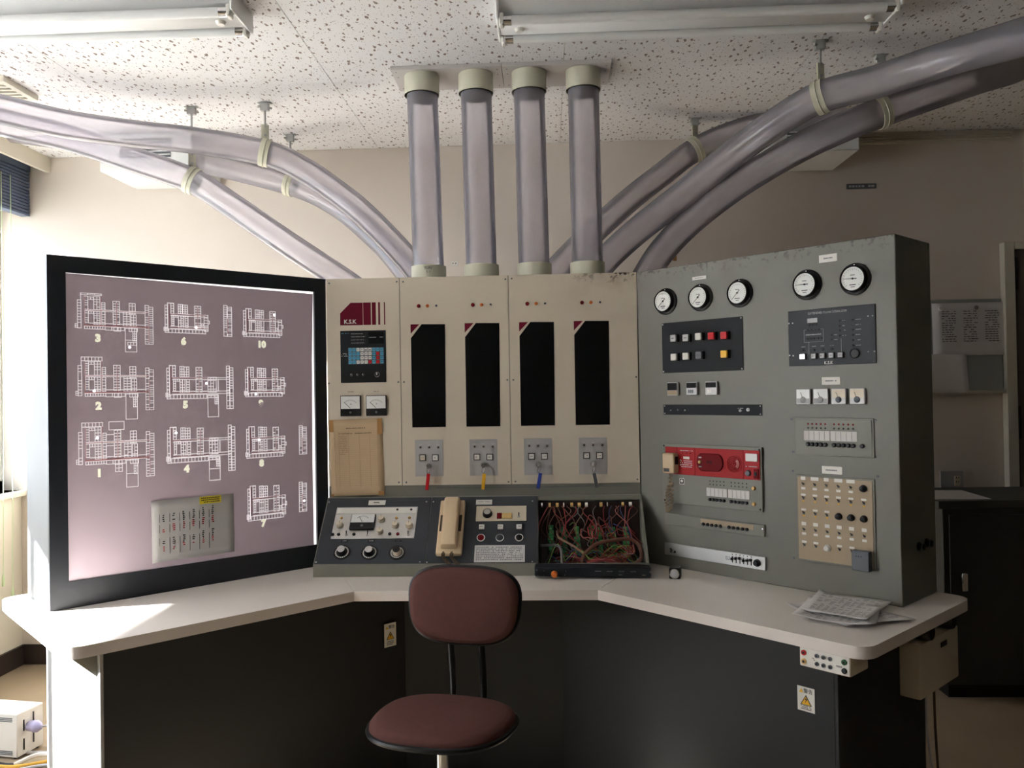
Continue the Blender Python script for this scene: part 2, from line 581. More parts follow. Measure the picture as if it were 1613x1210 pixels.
struct(MB().box(-2.345, -2.325, -4.6, 1.5, 2.55, 2.63).box(-2.5, -2.345, -4.6, 1.5, 2.605, 2.63).build('trim_1', M_trim, smooth=False))
for nm, bx in (('baseboard_back', (-2.5, 2.5, 1.485, 1.5)), ('baseboard_left', (-2.5, -2.485, -4.6, 1.485))):
    struct(MB().box(*bx, 0, .1).build(nm, M_base, smooth=False))
struct(MB().box(-14, -2.72, -12, 12, -.35, -.25).build('ground_outside', M_ground, smooth=False))  # ground plane added to bounce sunlight up to the ceiling
# ceiling of perforated boards
ce = struct(MB().box(-2.7, 4.4, -4.75, 1.65, 2.636, 2.8).build('ceiling', M_trim, smooth=False))
xs = [-2.5, -1.575, -.6, .33, 1.262, 2.19, 3.12, 4.05, 4.2]
yb = [1.5, .6, -.31, -1.22, -2.13, -3.04, -3.95, -4.6]
for i in range(len(xs) - 1):
    for j in range(len(yb) - 1):
        MB().box(xs[i] + .0012, xs[i + 1] - .0012, yb[j + 1] + .0012, yb[j] - .0012, 2.63, 2.6365).build('ceiling_board', M_ceil, ce, I4, smooth=False)
# access hatch outline above the left lamp
h = MB()
for a in ((-.62, -.61, -.02, .16), (-.90, -.89, -.02, .16)): h.box(a[0] - .36, a[1] - .36, a[2], a[3], 2.627, 2.6302)
h.build('hatch_edge', M_trim, ce, I4, smooth=False)

# door on the back wall
d = struct(MB().box(2.56, 3.4, 1.475, 1.5, 0, 2.03).build('door_1', M_doorm, smooth=False))
dfm = MB()
dfm.box(2.495, 2.545, 1.455, 1.5, 0, 2.065); dfm.box(3.42, 3.47, 1.455, 1.5, 0, 2.065); dfm.box(2.545, 3.42, 1.455, 1.5, 2.03, 2.065)
dfm.build('door_frame', M_trim, d, I4, .002)
for z in (1.83, 1.1): MB().cyl(.008, .16, 10, '+z', (2.556, 1.465, z)).build('hinge', M_base, d, I4)
# ribbed rail under the ceiling
rl = struct(MB().box(1.02, 2.56, 1.485, 1.5, 2.575, 2.63).build('trim_2', M_trim, smooth=False))
for k in range(4): MB().box(1.02, 2.56, 1.47, 1.486, 2.580 + k * .0125, 2.588 + k * .0125).build('rib', M_trim, rl, I4, smooth=False)

# ------------------------------------------------------------------ worktop and base
def rounded(poly, idx, r, n=6):
    out = []
    for i, p in enumerate(poly):
        if i not in idx:
            out.append(p); continue
        a = Vector(poly[i - 1]); b = Vector(p); c = Vector(poly[(i + 1) % len(poly)])
        d1 = (a - b).normalized(); d2 = (c - b).normalized()
        half = d1.angle(d2) / 2
        t = r / math.tan(half)
        ctr = b + (d1 + d2).normalized() * (r / math.sin(half))
        p1 = b + d1 * t; p2 = b + d2 * t
        a1 = math.atan2(p1.y - ctr.y, p1.x - ctr.x); a2 = math.atan2(p2.y - ctr.y, p2.x - ctr.x)
        da = (a2 - a1 + PI) % (2 * PI) - PI
        for k in range(n + 1):
            a_ = a1 + da * k / n
            out.append((ctr.x + r * math.cos(a_), ctr.y + r * math.sin(a_)))
    return out
xy = lambda v: (v.x, v.y)
wt = thing('worktop', 'three-sided white laminate worktop running under the control cabinets', 'worktop', Tr(0, 0, ZD - .032))
C_ = AP + uL * .864; D_ = C_ + nl * .775
E_ = (-.721, .78); F_ = (.721, .78)
C2 = BP + vR * .884; D2 = C2 + nr * .71
def top_piece(poly):
    n = len(poly)
    a = MB()
    vs = [(x, y, ZD - .032) for x, y in poly] + [(x, y, ZD) for x, y in poly]
    a.k = 0; a.add(vs, [list(range(n, 2 * n)), list(range(n - 1, -1, -1))])
    a.k = 1; a.add(vs, [(i, (i + 1) % n, (i + 1) % n + n, i + n) for i in range(n)])
    return a.build('worktop_panel', [M_top, M_topedge], wt, I4)
g = .0012
top_piece(rounded([(-.398 - g, 0), xy(C_), xy(D_), (E_[0] - g, E_[1])][::-1], (1, 2), .05))
top_piece([(-.398, 0), (.398, 0), F_, E_])
top_piece(rounded([(.398 + g, 0), xy(C2), xy(D2), (F_[0] + g, .74)], (1, 2), .05))

bs = thing('console_base', 'charcoal kneehole base standing under the white worktop', 'desk base', Tr(0, .3, 0))
KL = Vector((-.286, .30, 0)); KR = Vector((.286, .30, 0))
zb_ = ZD - .0325
def ped(K, A0, n_, u_, sgn):
    P1 = A0 + n_ * .12 + u_ * .735; P2 = A0 + n_ * .69 + u_ * .735
    poly = [xy(K), xy(P1), xy(P2), (sgn * .66, .74), (K.x, .74)]
    MB().slab(poly if sgn > 0 else poly[::-1], 0, zb_).build('pedestal', M_black, bs, I4, smooth=False)
    # end panel and hanger gusset; pale left, right one's shade painted in as charcoal
    F = FR(A0 + n_ * .12 + u_ * .735, u_, n_, (0, 0, 1))
    MB().box(0, .012, .0, .57, 0, zb_).build('end_panel', M_pale if sgn < 0 else M_black, bs, F, .002)
    MB().prism([(.012, zb_), (.10, zb_), (.10, zb_ - .012), (.012, zb_ - .10)], .02, .035).build('gusset', M_greenp, bs, F)
ped(KL, AP, nl, uL, -1)
ped(KR, BP, nr, vR, 1)
MB().box(-.286, .286, .30, .32, 0, zb_).build('kneehole_panel', M_black, bs, I4, smooth=False)

def warning(F, a, b, label):
    c = ((a[0] + b[0]) / 2, (a[1] + b[1]) / 2)
    w, h = abs(b[0] - a[0]), abs(b[1] - a[1])
    M = F @ Tr(c[0], 0, c[1])
    t = thing('warning_sticker', label, 'sticker', M)
    MB().box(-w / 2, w / 2, -.0008, 0, -h / 2, h / 2).build('sticker_sheet', M_white, t, M)
    tri = lambda s, z: [(-s, z - s * .85), (s, z - s * .85), (0, z + s * .85)]
    MB().prism(tri(w * .33, -.002), -.0014, -.0008).build('triangle_border', M_ink, t, M, smooth=False)
    MB().prism(tri(w * .26, -.0032), -.0019, -.0014).build('triangle', M_yellow, t, M, smooth=False)
    MB().prism([(.003, .008), (-.0035, -.002), (0, -.0018), (-.003, -.0115), (.0045, .001), (.0008, .0012)], -.0024, -.0019).build('lightning_mark', M_ink, t, M, smooth=False)
    MB().prism([(x - w * .27, z + h * .33) for x, z in tri(w * .12, 0)], -.0014, -.0008).build('triangle', M_yellow, t, M, smooth=False)
    text('警告', w * .27, M_ink, t, M @ Tr(w * .13, -.0009, h * .33))
    dashes(M @ Tr(0, -.0008, 0), -w * .3, -h * .24, w * .3, -h * .44, t, 3, M_ink, R_)
warning(FBL, (0.1934,0.5498), (0.2433,0.4671), 'small electric-shock warning sticker beside the chair backrest')
warning(FBR, (0.629,0.5399), (0.6798,0.473), 'electric-shock warning sticker below the jack strip')

# jack strip hung under the right end of the worktop
FJ = FR(BP + nr * .012, vR, nr, (0, 0, 1))
j0, j1 = (0.6959,0.675), (0.8341,0.651)
jz1, jz0 = ZD - .0335, ZD - .0335 - .052
jt = thing('jack_strip', 'white socket strip with coloured jacks screwed under the worktop edge', 'jack panel', FJ @ Tr(j0[0], 0, jz0))
MB().box(j0[0], j1[0], 0, .10, jz0, jz1).build('housing', M_ivory, jt, FJ, .004, seg=2)
MB().box(j0[0] + .003, j1[0] - .003, -.0015, 0, jz0 + .003, jz1 - .003).build('face_plate', M_white, jt, FJ)
jw = j1[0] - j0[0]
for fx, fz, mt in ((.1, .72, M_redk), (.1, .28, M_amberoff), (.36, .70, M_greyp), (.49, .70, M_greyp), (.62, .70, M_greyp), (.36, .30, M_greyp), (.49, .30, M_greyp), (.62, .30, M_greyp), (.89, .70, M_pcb), (.89, .28, M_blackp)):
    big = .0072 if fx in (.1, .89) else .0055
    M = FJ @ Tr(j0[0] + jw * fx, -.0015, jz0 + (jz1 - jz0) * fz)
    j = stamp('jack%g' % big, lambda: MB().lathe([(big, 0), (big, .003), (big * .75, .004), (big * .55, .004), (big * .55, .001)], 14), 'jack', mt, jt, M)
    stamp('jhole%g' % big, lambda: MB().cyl(big * .5, .0042, 10), 'jack_hole', M_blackp, j, M)
dashes(FJ @ Tr(0, -.0015, 0), j0[0] + jw * .26, jz0 + .022, j0[0] + jw * .32, jz0 + .03, jt, 2, M_ink, R_)
text('MERF', .007, M_ink, jt, FJ @ Tr(j0[0] + jw * .79, -.0016, jz0 + .022))

# beige box fixed to the right end of the base
FE = FR(BP + vR * .748, nr, -vR, (0, 0, 1))     # x runs back along the end face, -y points out
bx_ = thing('cable_reel_box', 'beige box with two black rollers hung below the right worktop end', 'box', FE @ Tr(.65, 0, .44))
MB().box(.50, .80, -.062, 0, .442, .605).build('body', M_ivory, bx_, FE, .006, seg=2)
for x in (.56, .73):
    MB().lathe([(.022, -.03), (.026, -.02), (.026, .02), (.022, .03)], 18, '-y', (x, -.045, .632)).build('roller', M_blackp, bx_, FE)
    MB().box(x - .008, x + .008, -.03, -.012, .60, .64).build('roller_bracket', M_galv, bx_, FE)
MB().box(.655, .70, -.0645, -.062, .565, .58).build('slot', M_blackp, bx_, FE)
for k, (dx, mt) in enumerate(((0, M_cable), (.06, M_cord))):
    P = [FE @ Vector((.62 + dx, -.03, .445)), FE @ Vector((.60 + dx, -.04, .30)), FE @ Vector((.64 + dx * .3, -.05, .14)), FE @ Vector((.68 - dx, -.09, .008)), FE @ Vector((.75 - dx, -.16, .006))]
    MB().tube(catmull(P, 8), .004, 8).build('cable', mt, bx_, I4)

# ------------------------------------------------------------------ left display cabinet
dc = thing('display_cabinet', 'tall display cabinet with black frame and lit mauve floor-plan screen', 'display', FL @ Tr(-.48, .14, ZD))
LW = .9605
MB().box(-LW, 0, .012, .2775, ZD, ZT).build('body', M_dispside, dc, FL, .002)
q = [(-0.9083,1.7633), (-0.045,1.7596), (-0.0531,0.8018), (-0.907,0.802)]
sx0 = (q[0][0] + q[3][0]) / 2; sx1 = (q[1][0] + q[2][0]) / 2; sz1 = (q[0][1] + q[1][1]) / 2; sz0 = (q[2][1] + q[3][1]) / 2
f = MB()
f.box(-LW, sx0, 0, .012, ZD, ZT); f.box(sx1, 0, 0, .012, ZD, ZT); f.box(sx0, sx1, 0, .012, sz1, ZT); f.box(sx0, sx1, 0, .012, ZD, sz0)
f.build('bezel', M_bezel, dc, FL, smooth=False)
MB().box(sx0, sx1, .0105, .012, sz0, sz1).build('backlight', M_leak, dc, FL, smooth=False)
# the sheet has shrunk away from the top and right of its frame
pl = [(sx0, sz0), (sx1 - .013, sz0), (sx1 - .014, sz0 + .3), (sx1 - .0105, sz1 - .25), (sx1 - .005, sz1 - .06), (sx1 - .0035, sz1 - .0085), (sx0 + .4, sz1 - .005), (sx0, sz1 - .0015)]
scr = MB().prism(pl, .005, .008).build('screen', M_screen, dc, FL, smooth=False)
FLs = FL @ Tr(0, .005, 0)

def ladder(m, x0, y0, x1, y1, nx, ny, w, rng=None, skip=0):
    seg(m, x0, y0, x1, y0, w); seg(m, x0, y1, x1, y1, w); seg(m, x0, y0, x0, y1, w); seg(m, x1, y0, x1, y1, w)
    for i in range(1, nx):
        x = x0 + (x1 - x0) * i / nx
        seg(m, x, y0, x, y1, w)
    for j in range(1, ny):
        y = y0 + (y1 - y0) * j / ny
        for i in range(nx):
            if rng and rng.random() < skip: continue
            seg(m, x0 + (x1 - x0) * i / nx, y, x0 + (x1 - x0) * (i + 1) / nx, y, w)
def seg(m, x0, y0, x1, y1, w):
    if x0 > x1: x0, x1 = x1, x0
    if y0 > y1: y0, y1 = y1, y0
    m.append((x0 - w / 2, y0 - w / 2, x1 + w / 2, y1 + w / 2))
def plan_full(rng, v):
    m = []; r = []
    w = 11
    L = lambda *a: ladder(m, *a, w, rng, .12)
    L(120, 310, 175, 780, 1, 10)
    if v == 3: L(170, 190, 490, 215, 3, 1); seg(m, 170, 190, 170, 310, w)
    else: L(170, 175, 490, 235, 6, 1); seg(m, 170, 175, 170, 310, w)
    L(225, 240, 280, 460, 1, 6); L(280, 250, 365, 290, 2, 1); L(370, 240, 465, 460, 2, 5); L(490, 335, 545, 465, 1, 4)
    L(230, 485, 285, 680, 1, 5); L(290, 485, 365, 530, 2, 1); L(370, 490, 465, 715, 2, 6); L(490, 490, 545, 715, 1, 5)
    for y in (462, 484, 690, 742): seg(m, 290 if y == 690 else 225, y, 1200, y, w)
    L(225, 740, 545, 790, 8, 1); L(545, 742, 850, 800, 3, 1)
    L(670, 300, 775, 700, 2, 9); L(680, 745, 790, 812, 2, 1)
    L(832, 470, 945, 720, 2, 6); L(930, 320, 1030, 500, 2, 4); L(960, 515, 1042, 720, 2, 4)
    L(925, 745, 1060, 810, 3, 1)
    L(862, 760, 1048, 1165, 1, 2); L(985, 810, 1045, 970, 2, 4)
    if v == 1: L(545, 360, 670, 690, 1, 2); L(590, 90 + 80, 830, 290, 1, 1); L(685, 812, 795, 920, 2, 2)
    if v == 3: L(900, 1000, 1045, 1050, 3, 1)
    L(1190, 340, 1250, 1022, 1, 16); L(1250, 368, 1322, 1022, 1, 18)
    L(84, 710, 118, 772, 1, 2)
    for a in ((225, 473, 1250, 473), (222, 723, 1240, 735), (225, 250, 225, 725), (480, 230, 480, 720), (725, 330, 725, 740), (1252, 520, 1252, 990)): seg(r, *a, 8)
    return m, r, 80, 175, 1330, 1165
def plan_small(rng, v):
    m = []; r = []
    w = 9.5
    L = lambda *a: ladder(m, *a, w, rng, .1)
    L(80, 160, 110, 490, 1, 8); seg(m, 112, 130, 112, 480, w); seg(m, 112, 130, 185, 130, w)
    L(150, 132, 185, 265, 1, 4); L(240, 140, 290, 262, 2, 4); L(292, 145, 352, 262, 2, 4); L(160, 285, 235, 310, 3, 1); L(160, 310, 186, 420, 1, 4)
    L(240, 290, 300, 445, 2, 5); L(320, 290, 356, 440, 1, 5); L(440, 150, 516, 440, 2, 9)
    for y in (268, 290, 428, 458): seg(m, 150, y, 600, y, w)
    L(80, 465, 575, 512, 12, 1); L(66, 445, 92, 488, 1, 2)
    if v == 0:
        L(556, 265, 606, 478, 1, 6); L(520, 380, 545, 410, 1, 1); L(606, 340, 624, 378, 1, 1); x1, y1 = 625, 520
    else:
        for y in (268, 290, 428, 458): seg(m, 600, y, 860, y, w)
        L(590, 265, 700, 440, 3, 5); L(585, 470, 720, 505, 3, 1); L(588, 480, 725, 732, 1, 2); L(680, 500, 722, 580, 2, 3)
        L(725, 300, 726, 428, 1, 1); L(835, 130, 875, 640, 1, 16); L(877, 150, 922, 640, 1, 16); x1, y1 = 925, 735
    for a in ((140, 262, 590, 279), (150, 440, 600, 450), (130, 150, 130, 440), (478, 170, 478, 440)): seg(r, a[0], a[1] if a[0] == a[2] else (a[1] + a[3]) / 2, a[2], a[3] if a[0] == a[2] else (a[1] + a[3]) / 2, 6)
    return m, r, 62, 125, x1, y1
def plan_strip(rng, v):
    m = []
    ladder(m, 0, 0, 40, 360, 1, 14, 9, rng, .1); ladder(m, 42, 18, 92, 360, 1, 16, 9, rng, .1)
    return m, [(40, 150, 46, 330)], 0, 0, 92, 360
def place_plan(fn, v, a, b, seed):
    m, r, x0, y0, x1, y1 = fn(random.Random(seed), v)
    kx = (b[0] - a[0]) / (x1 - x0); kz = (b[1] - a[1]) / (y1 - y0)
    mb = MB()
    def put(rr, d):
        for p in rr:
            X = (a[0] + (p[0] - x0) * kx, a[0] + (p[2] - x0) * kx); Z_ = (a[1] + (p[3] - y0) * kz, a[1] + (p[1] - y0) * kz)
            # flat print: thin raised strips with a front face and four edges
            mb.add([(X[0], -d, Z_[0]), (X[1], -d, Z_[0]), (X[1], -d, Z_[1]), (X[0], -d, Z_[1])], [(0, 1, 2, 3)])
    mb.k = 0; put(m, .0007)
    mb.k = 1; put(r, .0010)
    return mb.build('floor_plan', [M_line, M_redline], scr, FLs, smooth=False)
place_plan(plan_full, 3, (-0.8819,1.704), (-0.6431,1.5185), 1)
place_plan(plan_full, 2, (-0.8821,1.4996), (-0.6436,1.2996), 2)
place_plan(plan_full, 1, (-0.8824,1.2917), (-0.6441,1.0791), 3)
place_plan(plan_small, 0, (-0.6102,1.6871), (-0.4539,1.5842), 4)
place_plan(plan_small, 1, (-0.6065,1.4768), (-0.3709,1.2974), 5)
place_plan(plan_small, 1, (-0.6068,1.2687), (-0.3668,1.0773), 6)
place_plan(plan_small, 0, (-0.3351,1.6837), (-0.1771,1.58), 7)
place_plan(plan_small, 0, (-0.3309,1.4729), (-0.1701,1.3639), 8)
place_plan(plan_small, 0, (-0.329,1.2599), (-0.1708,1.1433), 9)
place_plan(plan_small, 0, (-0.3272,1.0469), (-0.1716,0.9185), 10)
for a, b in (((-0.4027,1.6888), (-0.3741,1.5803)), ((-0.1176,1.2539), (-0.0877,1.1476)), ((-0.1208,1.043), (-0.091,0.9332))): place_plan(plan_strip, 0, a, b, 11)
for n, p in (('3', (-0.8151,1.5593)), ('2', (-0.8155,1.3436)), ('1', (-0.8158,1.1302)), ('6', (-0.5442,1.5573)), ('5', (-0.5404,1.3415)), ('4', (-0.5387,1.1237)), ('10', (-0.2623,1.5542)), ('9', (-0.2677,1.3401)), ('8', (-0.2683,1.1243)), ('7', (-0.2641,0.906))):
    text(n, .032, M_num, scr, FLs @ Tr(p[0], -.0004, p[1]), 'floor_number', bold=.0024)
for p in ((-0.7193,1.5335), (-0.8203,1.2431), (-0.5735,1.2481), (-0.4672,1.4146), (-0.5002,1.6066), (-0.2112,1.6651), (-0.2867,1.3749), (-0.2769,1.2097), (-0.1009,0.9723), (-0.8281,1.392)):
    stamp('led', lambda: MB().lathe([(.0042, 0), (.003, .002)], 8), 'signal_lamp', M_led, scr, FLs @ Tr(p[0], -.001, p[1]))
# sheet of handwritten notes stuck on the screen, with a sticky note on it
na, nb = (-0.6578,1.0374), (-0.375,0.8119)
nw = abs(nb[0] - na[0])
nh = .205
FN = FLs @ Tr((na[0] + nb[0]) / 2, -.0012, (-0.5217,0.9236)[1])
nt_ = thing('note_sheet', 'grey handwritten note sheet stuck near the bottom of the screen', 'paper', FN)
gm = MB()
NX, NZ = 10, 8
def nz_off(i, k):
    x = i / NX; z = k / NZ
    return -.0008 - .006 * max(0, .25 - x) ** 1.2 * (1 - z) * 4 - .002 * math.sin(x * 5) * z
gv = [(-nw / 2 + nw * i / NX, nz_off(i, k), -nh / 2 + nh * k / NZ) for k in range(NZ + 1) for i in range(NX + 1)]
gm.add(gv, [(k * (NX + 1) + i, k * (NX + 1) + i + 1, (k + 1) * (NX + 1) + i + 1, (k + 1) * (NX + 1) + i) for k in range(NZ) for i in range(NX)])
sh = gm.build('sheet', M_greypaper, nt_, FN)
sm = sh.modifiers.new('thick', 'SOLIDIFY'); sm.thickness = .0003
ink = MB(); inkr = MB()
for c in range(6):
    x = -nw * .38 + c * nw * .118
    for (z0, mm, n) in ((.05, ink, 5), (.015, inkr, 4), (-.03, ink, 4), (-.055, inkr, 3)):
        zc = z0 - c * -.003
        for k in range(n):
            if R_.random() < .85:
                mm.box(x + R_.uniform(0, .003), x + R_.uniform(.006, .010), -.0068, -.0062, zc - k * .0065, zc - k * .0065 + .0035)
        ink.box(x - .009, x - .0078, -.0068, -.0062, z0 - .022, z0 + .006)
ink.build('handwriting', M_ink, nt_, FN @ Tr(0, .0035, 0), smooth=False); inkr.build('red_handwriting', M_inkred, nt_, FN @ Tr(0, .0035, 0), smooth=False)
sa, sb = (-0.4986,1.0295), (-0.4231,0.9957)
FY = FLs @ Tr((sa[0] + sb[0]) / 2, -.0075, (sa[1] + sb[1]) / 2)
w2 = abs(sb[0] - sa[0]) / 2
st = thing('sticky_note', 'yellow sticky note on the upper edge of the note sheet', 'sticky note', FY)
MB().box(-w2, w2, 0, .0009, -.0125, .0125).build('note', M_sticky, st, FY)
dashes(FY, -w2 * .85, .010, w2 * .85, -.010, st, 3, M_ink, R_)

# ------------------------------------------------------------------ centre console
cc = thing('tube_console', 'cream upright console with four dark windows under the clear tubes', 'console', Tr(0, .443, ZD))
MB().box(-.5975, .5915, .446, .70, ZD, ZT - .001).build('body', M_greenp, cc, I4, .001)
MB().box(-.66, .66, .70, 1.05, .725, 1.66).box(-.66, .66, .785, 1.05, 0, .725).build('rear_housing', M_greenp, cc, I4, .001)
PZ0 = (-0.1517,1.0178)[1]
pe = [-.5975, (-0.3126,1.4174)[0], (0.1042,1.4103)[0], .591]
for i in range(3):
    MB().box(pe[i] + .0012, pe[i + 1] - .0012, -.001, .003, PZ0, ZT).build('panel', M_cream, cc, FC, .0008)
for p in ((-0.5845,1.7966), (-0.3228,1.7969), (-0.2983,1.7964), (-0.59,1.4124), (-0.3224,1.4127), (-0.3004,1.4123), (-0.3258,1.0295), (-0.2977,1.0292), (0.0936,1.7973), (0.1178,1.7992), (0.0946,1.4141), (0.1177,1.4137), (0.0931,1.027), (0.1196,1.0279), (0.582,1.4166), (0.5799,1.0309)):
    screw(FC, p, cc, M_greyp, .0035, .001)
# maroon maker's mark
lg = MB().prism([(-0.5437,1.6339), (-0.5431,1.6804), (-0.5026,1.72), (-0.4557,1.7195), (-0.4555,1.6332)], -.0016, -.001)
for a, b in ((415, 520), (535, 590), (622, 648), (702, 717)):
    p0 = (-0.4514,1.72); 
    xa = (-0.5431,1.6819)[0] + (a - 95) * .000279; xb = (-0.5431,1.6819)[0] + (b - 95) * .000279
    lg.box(xa, xb, -.0016, -.001, (-0.4229,1.6337)[1], (-0.4216,1.7199)[1])
lo = lg.build('logo', M_maroon, cc, FC, smooth=False)
kp = (-0.5051,1.6466)
text('K.S.K', .0215, M_white, lo, FC @ Tr(kp[0], -.0018, kp[1]), bold=.0004)
# keypad unit
ka, kb = (-0.5435,1.6124), (-0.3682,1.4131)
kf = plate(FC, ka, kb, cc, 'keypad_unit', M_dark, .001, .004, .0008)
kx = lambda px: ka[0] + (px - 97) / (724 - 97) * (kb[0] - ka[0])
kz = lambda py: ka[1] + (py - 446) / (1142 - 446) * (kb[1] - ka[1])
FK = FC @ Tr(0, -.004, 0)
plate(FK, (kx(110), kz(958)), (kx(715), kz(1128)), kf, 'lower_plate', M_blackp, 0, .0012)
plate(FK, (kx(488), kz(466)), (kx(702), kz(626)), kf, 'readout', M_void, 0, .0012)
dashes(FK @ Tr(0, -.0012, 0), kx(495), kz(545), kx(690), kz(532), kf, 1, M_inklt, R_, cell=.006)
lampm = MB()
for i in range(4):
    for j in range(4):
        lampm.box(kx(244 + 52 * i), kx(244 + 52 * i + 46), -.0015, 0, kz(474 + 41 * j + 33), kz(474 + 41 * j))
lampm.build('lamp_block', M_blackp, kf, FK)
for j in range(4): dashes(FK @ Tr(0, -.0015, 0), kx(250), kz(474 + 41 * j + 20), kx(445), kz(474 + 41 * j + 8), kf, 1, M_inklt, R_, cell=.009)
dashes(FK, kx(112), kz(488), kx(210), kz(474), kf, 1, M_bluek, R_, cell=.006)
dashes(FK, kx(112), kz(795), kx(195), kz(742), kf, 3, M_inklt, R_, cell=.005)
KEYS = ['BBWWKKBBB', 'BBBWWWBRB', 'BBBWWWBRB', 'BBWWWRBRB']
MK = {'B': M_bluek, 'W': M_white, 'K': M_white, 'R': M_redk}
plate(FK, (kx(205), kz(673)), (kx(695), kz(895)), kf, 'key_bed', M_greyp, 0, .0006)
kw = (kx(54.5) - kx(0)) * .40
kh = abs(kz(54) - kz(0)) * .41
for j in range(4):
    for i in range(9):
        c = KEYS[j][i]
        M = FK @ Tr(kx(234 + 54.6 * i), -.0006, kz(702 + 55 * j))
        k = stamp('key', lambda: MB().box(-kw, kw, -.0035, 0, -kh, kh), 'key', MK[c], kf, M, .0008)
        if c == 'K': MB().box(-kw * .8, kw * .8, -.0040, -.0036, -kh * .5, kh * .05).build('key_mark', M_ink, k, M, smooth=False)
        elif c != 'R': MB().box(-kw * .5, kw * .45, -.0040, -.0036, -kh * .15, kh * .2).build('key_mark', M_greyp if c == 'W' else M_slate, k, M, smooth=False)
for px, r in ((243, .0045), (325, .004), (405, .004), (600, .0085)):
    M = FK @ Tr(kx(px), -.0012, kz(1038))
    k = MB().lathe([(r, 0), (r, .004), (r * .8, .005)], 16).build('selector', M_blackp, kf, M)
    MB().lathe([(r * 1.15, 0), (r * 1.15, .0008), (r, .0008)], 16).build('selector_ring', M_alu, k, M)
    MB().box(-r * .2, r * .2, -.0075, -.005, -r * .2, r * .9).build('selector_lever', M_white, k, M)
# two square meters
def meter(F, a, b, parent, needle, base=.36, name='panel_meter', depth=.012, face=None, dark=True):
    o = plate(F, a, b, parent, name, M_blackp if dark else M_silver, 0, depth, .0012)
    x0, x1 = sorted((a[0], b[0])); z0, z1 = sorted((a[1], b[1])); w = x1 - x0; h = z1 - z0
    FF = F @ Tr(0, -depth, 0)
    plate(FF, (x0 + w * .03, z0 + h * base), (x1 - w * .03, z1 - h * .03), o, 'meter_face', face or M_dial, 0, .0009)
    c = (x0 + w * .5, z0 + h * (base + .02))
    L = h * .42
    a1 = math.radians(needle)
    FN_ = FF @ Tr(c[0], -.0009, c[1])
    arc = MB()
    for k in range(9):
        t = math.radians(45 + k * 11.25)
        arc.box(math.cos(t) * L * .95 - w * .012, math.cos(t) * L * .95 + w * .012, -.0005, 0, math.sin(t) * L * .95 - h * .02, math.sin(t) * L * .95 + h * .02)
    arc.build('scale_marks', M_ink, o, FN_, smooth=False)
    MB().tube([(0, -.0008, 0), (math.cos(a1) * L, -.0008, math.sin(a1) * L)], max(.0006, w * .012), 5).build('needle', M_ink, o, FN_)
    MB().lathe([(w * .06, 0), (w * .05, .001)], 12).build('zero_screw', M_greyp, o, FF @ Tr(c[0], -.0002, z0 + h * base * .5))
    return o
for i, (a, b) in enumerate((((-0.5447,1.3641), (-0.4672,1.2856)), ((-0.446,1.3636), (-0.3682,1.2856)))):
    mo = meter(FC @ Tr(0, -.001, 0), a, b, cc, 135)
    cxm = (a[0] + b[0]) / 2; czm = (a[1] + b[1]) / 2
    text('AV'[i], .009, M_ink, mo, FC @ Tr(cxm + .002, -.0142, czm + .006))
    dashes(FC @ Tr(0, -.001, 0), cxm - .012, a[1] + .012, cxm + .013, a[1] + .017, cc, 1, M_greyp, R_, cell=.004)
